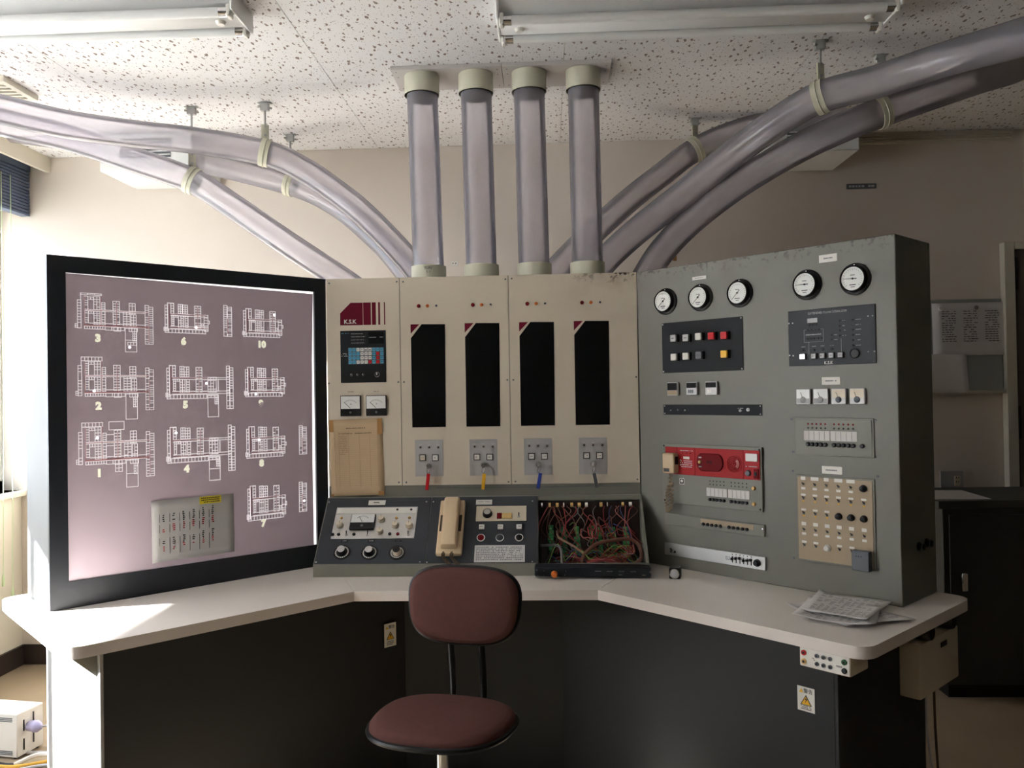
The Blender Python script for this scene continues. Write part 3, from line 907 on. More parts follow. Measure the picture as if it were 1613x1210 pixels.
# dark windows, indicator lamps and key plates, four alike
W1 = [(-0.2713,1.5799), (-0.2211,1.6326), (-0.1436,1.631), (-0.1444,1.2366), (-0.274,1.2384)]
X1, X4 = (-0.272,1.6321), (0.3507,1.6338)
PIT = (X4[0] - X1[0]) / 3
wx, wz = W1[0][0], W1[4][1]
shape = [(0, 0), (0, W1[0][1] - wz), (.042, W1[1][1] - wz), (W1[2][0] - wx + .004, W1[2][1] - wz), (W1[3][0] - wx + .002, 0)]
for i in range(4):
    dx = PIT * i
    # a shallow well behind dark glass
    M = FC @ Tr(wx + dx, -.001, wz)
    w = stamp('win', lambda: MB().prism(shape, -.0012, 0), 'tube_window', M_void, cc, M)
    t0 = W1[1][1] - wz
    stamp('tri', lambda: MB().prism([(-.001, t0), (-.001, t0 - .036), (.033, t0)], -.0008, 0), 'corner_mark', M_maroon, w, M)
    for k, (px, mt) in enumerate(((659.6, M_redlens), (673.4, M_amber), (686.2, M_silver))):
        lp = (-0.2396,1.7012)
        M = FC @ Tr(lp[0] + dx + k * ((-0.2059,1.702)[0] - lp[0]), -.001, (-0.2069,1.702)[1])
        l = stamp('lampb%d' % k, lambda: MB().lathe([(.0075 - k * .001, 0), (.0075 - k * .001, .002), (.006 - k * .001, .0035)], 14), 'indicator_lamp', mt, cc, M)
        stamp('lampd%d' % k, lambda: MB().lathe([(.0055 - k * .001, .0034), (.004 - k * .001, .0065), (.001, .0078)], 12), 'lens', mt if k < 2 else M_blackp, l, M)
    pa, pb = (-0.2615,1.1905), (-0.1549,1.052)
    F = FC @ Tr(dx, 0, 0)
    kpz = plate(F, pa, pb, cc, 'key_plate', M_silver, .001, .0025, .0004)
    FP = F @ Tr(0, -.0025, 0)
    for p in ((-0.2411,1.1622), (-0.2072,1.1618), (-0.1729,1.1613)):
        M = FP @ Tr(p[0], 0, p[1])
        tg = stamp('bulb', lambda: MB().lathe([(.0042, 0), (.0042, .002), (.003, .005), (.0012, .0062)], 10), 'pilot_lamp', M_cord, kpz, M)
        MB().box(-.005, .005, -.0004, 0, .0075, .0125).build('caption', M_inklt, tg, M, smooth=False)
    for k, p in enumerate(((-0.2326,1.1229), (-0.1842,1.1223))):
        M = FP @ Tr(p[0], 0, p[1])
        b = stamp('kbtn', lambda: MB().box(-.0125, .0125, -.004, 0, -.0125, .0125), 'push_button', M_blackp, kpz, M, .0008)
        stamp('kcap', lambda: MB().box(-.0095, .0095, -.0065, -.004, -.0095, .0095), 'button_cap', M_ivory if k == 0 and i == 0 else M_white, b, M, .0006)
        dashes(M @ Tr(0, -.0065, 0), -.005, -.003, .005, .003, b, 1, M_ink, R_, cell=.004)
    p = (-0.2083,1.0918)
    M = FP @ Tr(p[0], 0, p[1])
    ks = stamp('ksw', lambda: MB().lathe([(.0115, 0), (.0115, .002), (.0095, .006), (.0085, .009)], 18), 'key_switch', M_chrome, kpz, M)
    stamp('kslot', lambda: MB().box(-.001, .001, -.0094, -.0085, -.006, .006), 'key_slot', M_blackp, ks, M)
# hanging key tags
TAGS = [('red', M_redk, (-0.207,1.0644), (-0.2155,1.0016)), ('yellow', M_yellow, (0.0042,1.0618), (-0.0028,1.0016)), ('blue', M_blue, (0.2153,1.0617), (0.2047,1.0029)), ('grey', M_greyp, (0.4157,1.0592), (0.4267,1.004))]
for i, (nm, mt, a, b) in enumerate(TAGS):
    p = (-0.2083,1.0918)
    kx_ = p[0] + PIT * i
    M = FC @ Tr(kx_, -.0135, p[1])
    t = thing('key_tag', 'key with a %s tag hanging from the %s key switch under the windows' % (nm, ('first', 'second', 'third', 'fourth')[i]), 'key', M, 'keys in the tube console')
    MB().box(-.001, .001, -.012, .004, -.006, .006).box(-.0018, .0018, -.022, -.012, -.010, .010).build('key', M_chrome, t, M, .0006)
    ring = []
    dxr = a[0] - kx_; dzr = a[1] - p[1]
    for k in range(15):
        an = 2 * PI * k / 14
        ring.append((dxr * .5 + .006 * math.sin(an) + dxr * .5 * -math.cos(an), -.02, dzr * .45 + (dzr * .5) * -math.cos(an) * -1))
    MB().tube(ring, .0009, 6).build('key_ring', M_chrome, t, M)
    d0 = Vector((a[0] - kx_, -.02, a[1] - p[1])); d1 = Vector((b[0] - kx_, -.012, b[1] - p[1]))
    dv = (d1 - d0); L = dv.length; dv.normalize()
    Mt = M @ FR(d0, dv.cross(Vector((0, 1, 0))).normalized(), dv.cross(dv.cross(Vector((0, 1, 0)))).normalized() * -1, -dv)
    MB().box(-.0065, .0065, -.0012, .0012, -L, 0).build('tag_fob', mt, t, Mt, .001)
# dark vents under the panels
MB().box((-0.1519,1.0057)[0] - .03, (0.4744,0.9986)[0] + .07, -.0005, .003, PZ0 - .012, PZ0 - .010).build('seam', M_greyp, cc, FC, smooth=False)
# taped schedule sheet
pa, pb = (-0.5881,1.282), (-0.3859,1.2631)
PW = .206; PH = .293
FP = FC @ Tr(((-0.5882,1.2759)[0] + (-0.3845,1.2728)[0]) / 2, -.0025, ((-0.4899,1.2756)[1] + (-0.4942,0.9805)[1]) / 2) @ Matrix.Rotation(-.022, 4, 'Y')
ps = thing('schedule_sheet', 'yellowed ruled schedule sheet taped to the cream console below the two meters', 'paper', FP)
gm = MB()
NX, NZ = 8, 12
gv = [(-PW / 2 + PW * i / NX, -.004 * (k / NZ) * (1 - abs(2 * i / NX - 1)) * .3 - .006 * max(0, i / NX - .8) * max(0, k / NZ - .8) * 10 - .003 * max(0, .2 - k / NZ), -PH / 2 + PH * k / NZ) for k in range(NZ + 1) for i in range(NX + 1)]
gm.add(gv, [(k * (NX + 1) + i, k * (NX + 1) + i + 1, (k + 1) * (NX + 1) + i + 1, (k + 1) * (NX + 1) + i) for k in range(NZ) for i in range(NX)])
so = gm.build('sheet', M_oldpaper, ps, FP)
sm = so.modifiers.new('thick', 'SOLIDIFY'); sm.thickness = .0004
for x, z, w, h in ((-.094, .122, .016, .046), (.093, .115, .018, .058), (.090, -.140, .022, .016), (-.098, -.143, .010, .010)):
    MB().box(x - w / 2, x + w / 2, -.0026 - (.004 if (x > 0 and z > 0) else 0), -.0014, z - h / 2, z + h / 2).build('tape', M_tape, ps, FP)
ln = MB()
for x in (-.083, -.068, -.030, .012, .052, .082): ln.box(x, x + .0007, -.0022, -.0017, -.115, .098)
for k in range(27): ln.box(-.083, .083, -.0022, -.0017, .098 - k * .0079, .0983 - k * .0079)
M_rule = mat('brown_ruling', (.34, .235, .14), .8)
ln.build('ruling', M_rule, ps, FP, smooth=False)
dashes(FP @ Tr(0, -.0017, 0), -.045, .107, .05, .115, ps, 1, M_cord, R_, .2, .5, cell=.014)
dashes(FP @ Tr(0, -.0017, 0), -.066, .088, .06, .095, ps, 1, M_cord, R_, .3, .6, cell=.008)
dashes(FP @ Tr(0, -.0017, 0), -.066, .01, -.034, .085, ps, 11, M_rule, R_, .3, .6, cell=.006)

# ------------------------------------------------------------------ sloped desk unit
su = thing('sloped_control_desk', 'low sloping control desk with slate panels and an open wiring bay', 'control desk', Tr(0, .217, ZD))
XB0 = (0.2051,0.1299)[0]; XB1 = .583
def prof(x0, x1, name, mt):
    poly = [(.217, ZD), (.217, .762), (.430, .975), (.441, .975), (.441, ZD)]
    vs = [(x0, y, z) for y, z in poly] + [(x1, y, z) for y, z in poly]
    n = 5
    return MB().add(vs, [list(range(n))[::-1], list(range(n, 2 * n))] + [(i, (i + 1) % n, (i + 1) % n + n, i + n) for i in range(n)]).build(name, mt, su, I4, smooth=False)
prof(-.597, XB0, 'housing', M_greenp)
prof(XB1, .592, 'side_wall', M_greenp)
MB().box(XB0, XB1, .217, .225, ZD, .762).build('front_lip', M_greenp, su, I4, smooth=False)
MB().box(XB0, XB1, .424, .441, .958, .975).build('top_rail', M_greenp, su, I4, smooth=False)
MB().box(XB0, XB1, .428, .441, ZD, .95).build('bay_back', M_brown, su, I4, smooth=False)
xs_ = (-0.1972,0.1343)[0]
LP = plate(FS, (-.594, .004), (xs_ - .0008, .297), su, 'control_panel', M_slate, 0, .002, .0006)
MP = plate(FS, (xs_ + .0008, .004), (XB0 - .002, .297), su, 'control_panel', M_slate, 0, .002, .0006)
F2 = FS @ Tr(0, -.002, 0)
for p in ((-0.5888,0.2796), (-0.2166,0.2761), (-0.2152,0.0097), (-.588, .012)): screw(F2, p, LP, M_alu)
for p in ((-0.1903,0.2757), (-0.1899,0.0083), (0.1837,0.2742), (0.183,0.0076)): screw(F2, p, MP, M_alu)
# amplifier plate
a, b = (-0.5531,0.2522), (-0.2402,0.11)
a = ((-0.5524,0.1806)[0], a[1]); b = ((-0.2465,0.1771)[0], b[1])
ap = plate(F2, a, b, LP, 'amplifier_plate', M_alu, 0, .002, .0004)
plate(F2 @ Tr(0, -.002, 0), (a[0] + .004, a[1] - .004), (b[0] - .004, a[1] - .030), ap, 'plate_header', M_white, 0, .0008)
F3 = F2 @ Tr(0, -.002, 0)
lab = plate(F2, (-0.4364,0.2839), (-0.3718,0.2623), LP, 'name_plate', M_white, 0, .002, .0004)
dashes(F2 @ Tr(0, -.002, 0), (-0.4165,0.2739)[0], (-0.4157,0.2683)[1], (-0.3912,0.2736)[0], (-0.3918,0.2784)[1], lab, 1, M_ink, R_, cell=.004)
meter(F3, (-0.4891,0.212), (-0.3981,0.1459), LP, 120, base=.42, depth=.012)
def fluted(r, h):
    m = MB()
    n = 24
    prof_ = [(1.0, 0), (1.0, .55 * h), (.82, .62 * h), (.80, h), (.6, h * 1.03)]
    vs = []
    for k, (f, y) in enumerate(prof_):
        for i in range(n):
            rr = r * f * (1 - (.07 if (i % 3 == 0 and k < 2) else 0))
            vs.append((rr * math.cos(2 * PI * i / n), -y, rr * math.sin(2 * PI * i / n)))
    fs = [(k * n + i, k * n + (i + 1) % n, (k + 1) * n + (i + 1) % n, (k + 1) * n + i) for k in range(len(prof_) - 1) for i in range(n)]
    fs += [list(range(n))[::-1], [(len(prof_) - 1) * n + i for i in range(n)]]
    return m.add(vs, fs)
for p in ((-0.5278,0.1684), (-0.3766,0.1932), (-0.3749,0.1392), (-0.3212,0.166), (-0.2704,0.1655)):
    M = F3 @ Tr(p[0], 0, p[1])
    k = stamp('iknob', lambda: fluted(.0135, .016), 'knob', M_ivory, LP, M)
    MB().box(-.0006, .0006, -.0168, -.0162, .002, .011).build('pointer', M_ink, k, M, smooth=False)
for p in ((-0.5279,0.2017), (-0.3208,0.1992), (-0.2725,0.2)):
    stamp('plamp', lambda: MB().lathe([(.0055, 0), (.0055, .003), (.0035, .0075)], 12), 'pilot_lamp', M_amberoff, LP, F3 @ Tr(p[0], 0, p[1]))
for px, mt in ((105, M_blackp), (146, M_blackp), (252, M_blackp), (497, M_blackp), (552, M_redlens)):
    p = (-0.5482,0.1287)
    M = F3 @ Tr((-0.5482,0.1287)[0] + (px - 105) * .000538, 0, p[1])
    stamp('jk', lambda: MB().lathe([(.0062, 0), (.0062, .003), (.004, .0035)], 12), 'jack', mt, LP, M)
def toggle(F, p, parent, s=1, name='toggle_switch'):
    M = F @ Tr(p[0], 0, p[1])
    o = stamp('tg%g' % s, lambda: MB().lathe([(.0055 * s, 0), (.0055 * s, .002 * s), (.003 * s, .004 * s)], 10), name, M_alu if s != .7 else M_greyp, parent, M)
    stamp('tgl%g' % s, lambda: MB().tube([(0, -.003 * s, 0), (.001 * s, -.014 * s, .008 * s)], [.0014 * s, .0022 * s], 8), 'lever', M_blackp, o, M)
    return o
for p in ((-0.4975,0.1275), (-0.4187,0.1267), (-0.2698,0.1251)): toggle(F3, p, LP)
for p in ((-0.3222,0.239), (-0.27,0.2384)): stamp('hole', lambda: MB().lathe([(.0045, 0), (.0045, .0012)], 10), 'hole_plug', M_blackp, LP, F3 @ Tr(p[0], -.0008, p[1]))
for i, (p, q) in enumerate((((-0.5012,0.0525), (-0.4991,0.1011)), ((-0.4007,0.0503), (-0.4014,0.1001)), ((-0.3012,0.0493), (-0.3018,0.0991)))):
    M = F2 @ Tr(p[0], 0, p[1])
    k = MB().lathe([(.031, 0), (.031, .0015), (.029, .002)], 32).build('rotary_dial', M_blackp, LP, M)
    ring = MB()
    for n_ in range(40):
        t = 2 * PI * n_ / 40; t2 = 2 * PI * (n_ + .55 + (.45 if n_ % 2 else 0)) / 40
        r0, r1 = (.0205, .0245) if i < 2 else (.0195, .0235)
        ring.add([(r0 * math.cos(t), -.0026, r0 * math.sin(t)), (r1 * math.cos(t), -.0026, r1 * math.sin(t)), (r1 * math.cos(t2), -.0026, r1 * math.sin(t2)), (r0 * math.cos(t2), -.0026, r0 * math.sin(t2))], [(0, 1, 2, 3)])
    ring.build('dial_scale', M_white, k, M, smooth=False)
    MB().lathe([(.0165, .002), (.016, .012), (.0145, .020), (.0135, .022)], 24).build('knob_body', M_blackp if i < 2 else M_ivory, k, M)
    MB().lathe([(.0135, .022), (.0135, .0235), (.012, .024)], 24).build('knob_cap', M_alu if i < 2 else M_blackp, k, M)
    c = plate(F2, (q[0] - .013, q[1] - .0045), (q[0] + .013, q[1] + .0045), LP, 'caption_plate', M_blackp, 0, .001)
    dashes(F2 @ Tr(0, -.001, 0), q[0] - .008, q[1] - .0022, q[0] + .008, q[1] + .0022, c, 1, M_white if i < 2 else M_greyp, R_, cell=.004)
# middle panel
lab = plate(F2, (-0.0285,0.2818), (0.032,0.2597), MP, 'name_plate', M_white, 0, .002, .0004)
dashes(F2 @ Tr(0, -.002, 0), (-0.0197,0.2714)[0], (-0.0196,0.2687)[1], (0.0237,0.2708)[0], (0.0236,0.2736)[1], lab, 1, M_ink, R_, cell=.005)
pp = plate(F2, ((-0.0255,0.2171)[0], (-0.0273,0.2519)[1]), ((0.1611,0.2148)[0], (0.1613,0.1832)[1]), MP, 'volume_plate', M_ivory, 0, .0015, .0004)
F4 = F2 @ Tr(0, -.0015, 0)
p = (0.0168,0.2146)
M = F4 @ Tr(p[0], 0, p[1])
k = MB().lathe([(.0185, 0), (.0185, .003), (.0165, .010), (.015, .016)], 24).build('volume_knob', M_blackp, pp, M)
MB().lathe([(.0125, .016), (.0122, .0175), (.011, .018)], 24).build('knob_cap', M_alu, k, M)
a, b = (0.0523,0.2161), (0.1074,0.1925)
xm = a[0] + (b[0] - a[0]) * .33
plate(F4, a, (xm, b[1]), pp, 'red_cell', M_redlens, 0, .006, .001)
plate(F4, (xm, a[1]), b, pp, 'ivory_cell', M_amberoff, 0, .006, .001)
toggle(F4, (0.1329,0.2029), pp)
for p in ((-0.0017,0.1543), (0.0667,0.1535), (0.1351,0.1535)):
    M = F2 @ Tr(p[0], 0, p[1])
    o = stamp('sqb', lambda: MB().box(-.0115, .0115, -.003, 0, -.0115, .0115), 'push_button', M_blackp, MP, M, .0006)
    stamp('sqc', lambda: MB().box(-.0098, .0098, -.009, -.003, -.0095, .0095), 'button_cap', M_white, o, M, .0008)
    dashes(M @ Tr(0, -.009, 0), -.006, -.003, .006, .003, o, 1, M_ink, R_, cell=.0045)
for p, mt in (((-0.0026,0.1075), M_redlens), ((0.0659,0.1068), M_pcb), ((0.1358,0.1068), M_blackp)):
    M = F2 @ Tr(p[0], 0, p[1])
    o = stamp('rb', lambda: MB().lathe([(.0165, 0), (.0165, .004), (.015, .006), (.0125, .006), (.0125, .004)], 24), 'round_button', M_chrome, MP, M)
    MB().lathe([(.0125, .003), (.0125, .0075), (.011, .0085)], 20).build('button_cap', mt if mt is not M_pcb else M_slate, o, M)
pa, pb = ((-0.0228,0.0438)[0], (-0.0245,0.0769)[1]), ((0.1569,0.0421)[0], (0.1572,0.0064)[1])
lp_ = plate(F2, pa, pb, MP, 'list_card', M_paper, 0, .0012)
dashes(F2 @ Tr(0, -.0012, 0), pa[0] + .006, pb[1] + .006, pb[0] - .006, pa[1] - .005, lp_, 8, M_greyp, R_, .2, .6, cell=.010)
# telephone
ph0, ph1 = ((-0.1595,0.1356)[0], (-0.1303,0.0299)[1]), ((-0.0668,0.1346)[0], (-0.1489,0.2672)[1])
pxm, pzm = (ph0[0] + ph1[0]) / 2, (ph0[1] + ph1[1]) / 2
pw, phh = ph1[0] - ph0[0], ph1[1] - ph0[1]
FT = F2 @ Tr(pxm, 0, pzm)
te = thing('telephone', 'cream wall telephone with its handset lying on the slate desk panel', 'telephone', FT)
MB().box(-pw / 2, pw / 2, -.022, 0, -phh / 2, phh / 2).build('telephone_base', M_beige, te, FT, .006, seg=3)
MB().box(-pw / 2 + .006, -pw * .28, -.0232, -.021, -phh * .10, phh * .20).build('cradle_slot', M_beige_d, te, FT)
MB().box(pw * .27, pw / 2 - .007, -.0232, -.021, -phh * .10, phh * .20).build('cradle_slot', M_beige_d, te, FT)
hs = MB()
L = phh * .42
sec = [(-L, .050), (-L * .75, .058), (-L * .5, .056), (0, .058), (L * .5, .056), (L * .8, .060), (L * 1.12, .050)]
wv = .31 * pw
vs = []
for z, o in sec:
    vs += [(-wv, -.023, z), (-wv, -o + .008, z), (-wv + .006, -o, z), (wv - .006, -o, z), (wv, -o + .008, z), (wv, -.023, z)]
fs = []
for i in range(len(sec) - 1):
    for k in range(6):
        fs.append((i * 6 + k, i * 6 + (k + 1) % 6, (i + 1) * 6 + (k + 1) % 6, (i + 1) * 6 + k))
fs += [list(range(6)), [36 + k for k in range(6)][::-1]]
hs.add(vs, fs).build('handset', M_beige, te, FT, .003, seg=2)
for dx in (-.018, .012):
    P = [FT @ Vector((dx, -.015, -phh / 2 + .012)), FT @ Vector((dx, -.022, -phh / 2 - .012)), FT @ Vector((dx + .012, -.02, -phh / 2 - .03)), FT @ Vector((dx + .03, -.03, -phh / 2 - .055)), Vector((pxm + dx + .06, .15, ZD + .008)), Vector((pxm + dx + .10, .10, ZD + .008))]
    MB().tube(coil(P, .0052, 22), .0016, 5).build('coiled_cord', M_cord, te, I4)

# wiring bay
MB().box(XB0 + .001, XB1 - .001, .23, .427, ZD + .001, ZD + .004).build('bay_floor', M_brown, su, I4, smooth=False)
FW = FS @ Tr(0, .075, 0)
bw = XB1 - XB0
rr = random.Random(3)
tb = [(.02, .076), (.2, .076), (.275, .008)]
MB().add([(x, y + dy, z) for x in (XB0 + .004, XB1 - .004) for dy in (0, .002) for z, y in tb], [(0, 1, 7, 6), (1, 2, 8, 7), (3, 9, 10, 4), (4, 10, 11, 5), (0, 6, 9, 3), (2, 5, 11, 8), (0, 3, 4, 1), (1, 4, 5, 2), (6, 7, 10, 9), (7, 8, 11, 10)]).build('terminal_board', M_brown, su, FS, smooth=False)
for k, fx in enumerate((.12, .25, .38, .52, .60, .72, .85)):
    m = MB(); n = 12
    for i in range(n):
        z = .075 + i * .0115 + (.02 if k in (0, 3) else 0)
        if z > .20: continue
        m.box(XB0 + bw * fx - rr.uniform(.004, .013), XB0 + bw * fx + rr.uniform(.004, .013), -.012 - rr.uniform(0, .006), 0, z, z + .009)
    m.build('terminal_strip', M_pcb if k % 2 else M_pcbl, su, FW, smooth=False)
for k in range(13):
    x = XB0 + bw * (.03 + .072 * k)
    if k in (7, 10): continue
    MB().box(x, x + rr.uniform(.003, .012), .002, .012, .256, .268).build('solder_lug', M_amberoff if k % 3 else M_white, su, FS, smooth=False)
W_ = lambda fx, y, z: FS @ Vector((XB0 + bw * fx, max(.006, min(.075, .283 - z) + y), max(.004, min(.275, z))))
for i in range(95):
    mt = M_w[rr.choice((0, 0, 0, 1, 1, 2, 3, 4, 5, 0, 1, 6))]
    t = rr.random()
    if t < .27:      # drops from the lug row
        x = rr.uniform(.06, .95)
        P = [W_(x, -.01, .26), W_(x + rr.uniform(-.06, .06), -.03, .235), W_(x + rr.uniform(-.12, .12), -rr.uniform(.02, .05), .18), W_(x + rr.uniform(-.15, .15), -.02, rr.uniform(.06, .12))]
    elif t < .8:     # tangle along the bottom
        x = rr.uniform(.03, .7)
        P = [W_(x, -.01, rr.uniform(.01, .08)), W_(x + .1, -rr.uniform(.02, .06), rr.uniform(.02, .10)), W_(x + .2, -rr.uniform(.02, .07), rr.uniform(.01, .09)), W_(min(.97, x + rr.uniform(.24, .4)), -.02, rr.uniform(.005, .07))]
    else:            # loops
        x = rr.uniform(.3, .85); z = rr.uniform(.10, .19); q = rr.uniform(.05, .09)
        P = [W_(x + q * math.cos(a_) * rr.uniform(.4, 1.2), -.03 - .004 * a_, z + q * .55 * math.sin(a_) * rr.uniform(.4, 1.3)) for a_ in [k * .8 for k in range(rr.randint(4, 9))]]
    MB().tube(catmull(P, 6), rr.uniform(.0012, .0021), 5).build('wire', mt, su, I4)
MB().tube(catmull([W_(.40, -.045, .012), W_(.44, -.06, .05), W_(.56, -.065, .088), W_(.72, -.062, .105), W_(.87, -.058, .112), W_(.955, -.05, .09), W_(.965, -.045, .04), W_(.88, -.045, .01)], 8), .0068, 8).build('harness', M_w[0], su, I4)
MB().tube(catmull([W_(.02, -.04, .10), W_(.17, -.045, .098), W_(.215, -.05, .07), W_(.22, -.05, .005)], 8), .005, 8).build('harness', M_w[3], su, I4)
MB().tube(catmull([W_(.18, -.03, .17), W_(.2, -.045, .13), W_(.3, -.05, .10), W_(.42, -.05, .06), W_(.5, -.045, .02)], 8), .0045, 8).build('harness', M_w[2], su, I4)
for k in range(5):
    MB().tube(catmull([W_(.45 + .02 * k, -.05, .02 + .006 * k), W_(.6, -.055 - .003 * k, .022), W_(.78, -.05, .016 + .01 * k), W_(.84 + .015 * k, -.045, .06), W_(.82 + .02 * k, -.04, .10)], 8), .0022, 6).build('wire', M_w[1 if k % 2 else 5], su, I4)
# its cover panel, folded down over the worktop
FD = FR((0, .158, .735), (1, 0, 0), (0, 1, 0), (0, 0, 1)) @ Matrix.Rotation(.02, 4, 'Y')
x0, x1 = (0.1918,0.158,0.7376)[0], (0.5919,0.158,0.7458)[0]
cp = MB().box(x0, x1, 0, .056, .0, .034).build('folded_cover', M_dark, su, FD, .003)
for f_ in (.52, .62, .72, .82): MB().box(x0 + (x1 - x0) * f_, x0 + (x1 - x0) * (f_ + .05), -.0012, 0, .019, .022).build('caption_plate', M_greyp, cp, FD, smooth=False)
for f_, z in ((.72, .008), (.92, .008)): MB().box(x0 + (x1 - x0) * f_, x0 + (x1 - x0) * (f_ + .03), -.0012, 0, z, z + .002).build('caption_plate', M_tan, cp, FD, smooth=False)
for f_, z in ((.02, .022), (.03, .004), (.985, .02), (.08, .02), (.27, .02), (.08, .006), (.26, .006)):
    MB().lathe([(.0035 if f_ in (.02, .985) else .0018, 0), (.002 if f_ in (.02, .985) else .001, .004)], 8).build('screw', M_chrome, cp, FD @ Tr(x0 + (x1 - x0) * f_, 0, z))
MB().lathe([(.012, 0), (.011, .012), (.008, .016)], 14).build('terminal_knob', M_amber, cp, FD @ Tr(x0 + (x1 - x0) * .17, 0, .008))

# ------------------------------------------------------------------ right instrument cabinet
rc = thing('instrument_cabinet', 'tall grey-green instrument cabinet with pressure gauges and a red alarm panel', 'cabinet', FRt @ Tr(.48, .12, ZD))
MB().box(0, .96, 0, .2552, ZD, ZT).build('body', M_green, rc, FRt, .0025)
def gauge(cx_, cz_, ang, redmark=False):
    M = FRt @ Tr(cx_, 0, cz_)
    r = .0485
    g = stamp('gflange', lambda: MB().lathe([(r, 0), (r, .004), (r * .93, .006), (r * .84, .007), (r * .82, .022), (r * .77, .024), (r * .74, .023), (r * .74, .018)], 36), 'pressure_gauge', M_blackp, rc, M)
    stamp('gdial', lambda: MB().lathe([(r * .74, .017), (r * .74, .0195)], 32), 'dial', M_dial, g, M)
    tk = MB()
    for k in range(21):
        t = math.radians(225 - k * 13.5)
        rr0 = r * (.56 if k % 5 else .52)
        tk.tube([(rr0 * math.cos(t), -.0198, rr0 * math.sin(t)), (r * .64 * math.cos(t), -.0198, r * .64 * math.sin(t))], .0004, 4)
    tk.box(-.010, .010, -.0200, -.0196, -.020, -.0175); tk.box(-.006, .006, -.0200, -.0196, -.026, -.0240); tk.box(-.007, .007, -.02, -.0196, .010, .012)
    tk.build('scale_marks', M_ink, g, M, smooth=False)
    t = math.radians(ang)
    MB().tube([(-.25 * r * math.cos(t), -.0208, -.25 * r * math.sin(t)), (.62 * r * math.cos(t), -.0208, .62 * r * math.sin(t))], [.0013, .0005], 6).build('needle', M_inkred if redmark else M_ink, g, M)
    MB().lathe([(.0032, .0195), (.0025, .0225)], 10).build('hub', M_blackp, g, M)
    for k in range(3):
        t = math.radians(90 + k * 120)
        stamp('gscrew', lambda: MB().lathe([(.0022, 0), (.0014, .0012)], 8), 'screw', M_chrome, g, M @ Tr(.043 * math.cos(t), -.0062, .043 * math.sin(t)))
    return g
for p, a_ in (((0.1327,1.6895), 222), ((0.2839,1.6895), 225), ((0.442,1.6893), 225), ((0.684,1.6915), 180), ((0.8395,1.6924), 178)):
    gauge(p[0], p[1], a_)
def nameplate(F, a, b, parent, mt=None):
    o = plate(F, a, b, parent, 'name_plate', mt or M_white, 0, .002, .0004)
    x0, x1 = sorted((a[0], b[0])); z0, z1 = sorted((a[1], b[1]))
    dashes(F @ Tr(0, -.002, 0), x0 + (x1 - x0) * .2, z0 + (z1 - z0) * .32, x1 - (x1 - x0) * .2, z1 - (z1 - z0) * .32, o, 1, M_greyp, R_, cell=.006)
nameplate(FRt, (0.2497,1.7656), (0.3088,1.7624) if False else ((0.3087,1.7614)[0], (0.2792,1.7534)[1]), rc)
for a, b in (((0.7251,1.7788), (0.7839,1.7555)), ((0.7264,1.3932), (0.7865,1.3778)), ((0.7206,1.1128), (0.7869,1.1037))):
    z = (a[1] + b[1]) / 2
    nameplate(FRt, (a[0], z + .012), (b[0], z - .012), rc)
# black panel with coloured push buttons
a, b = ((0.1129,1.5188)[0], (0.2883,1.6103)[1]), ((0.4495,1.5166)[0], (0.2842,1.4282)[1])
bp = plate(FRt, a, b, rc, 'button_panel', M_dark, 0, .003, .0006)
for x, z in ((a[0], a[1]), (b[0], a[1]), (a[0], b[1]), (b[0], b[1])): screw(FRt @ Tr(0, -.003, 0), (x + (.005 if x == a[0] else -.005), z + (-.005 if z == a[1] else .005)), bp, M_alu)
F5 = FRt @ Tr(0, -.003, 0)
for p, mt in (((0.1757,1.5517), M_inklt), ((0.2294,1.5501), M_inklt), ((0.2823,1.5516), M_white), ((0.3356,1.5504), M_redk), ((0.3863,1.5492), M_redk), ((0.1761,1.4836), M_white), ((0.2279,1.485), M_white), ((0.2827,1.4857), M_greyp), ((0.3854,1.4852), M_yellow)):
    M = F5 @ Tr(p[0], 0, p[1])
    o = stamp('cbtn', lambda: MB().box(-.0145, .0145, -.010, 0, -.0145, .0145), 'push_button', M_blackp, bp, M, .001)
    stamp('ccap', lambda: MB().box(-.0122, .0122, -.019, -.010, -.0122, .0122), 'button_cap', mt, o, M, .0012)
    if mt in (M_inklt, M_greyp): dashes(M @ Tr(0, -.019, 0), -.006, -.003, .006, .003, o, 1, M_ink, R_, cell=.005)
# three small counters
for i, (a, b) in enumerate((((0.1386,1.3929), (0.185,1.3452)), ((0.2224,1.3922), (0.2676,1.3466)), ((0.3029,1.3921), (0.3499,1.3463)))):
    o = plate(FRt, a, b, rc, 'counter_unit', M_silver, 0, .012, .001)
    Fq = FRt @ Tr(0, -.012, 0)
    w = b[0] - a[0]; h = a[1] - b[1]
    plate(Fq, (a[0] + w * .04, a[1] - h * .05), (b[0] - w * .06, a[1] - h * (.6 if i == 0 else .45)), o, 'readout', M_void, 0, .001)
    if i:
        for k in range(4 - i):
            plate(Fq, (a[0] + w * (.2 + .17 * k), a[1] - h * .6), (a[0] + w * (.32 + .17 * k), a[1] - h * .85), o, 'thumb_wheel', M_white if i == 2 else M_greyp, 0, .001)
    else: plate(Fq, (a[0] + w * .05, a[1] - h * .62), (b[0] - w * .06, a[1] - h * .95), o, 'counter_base', M_tan, 0, .001)
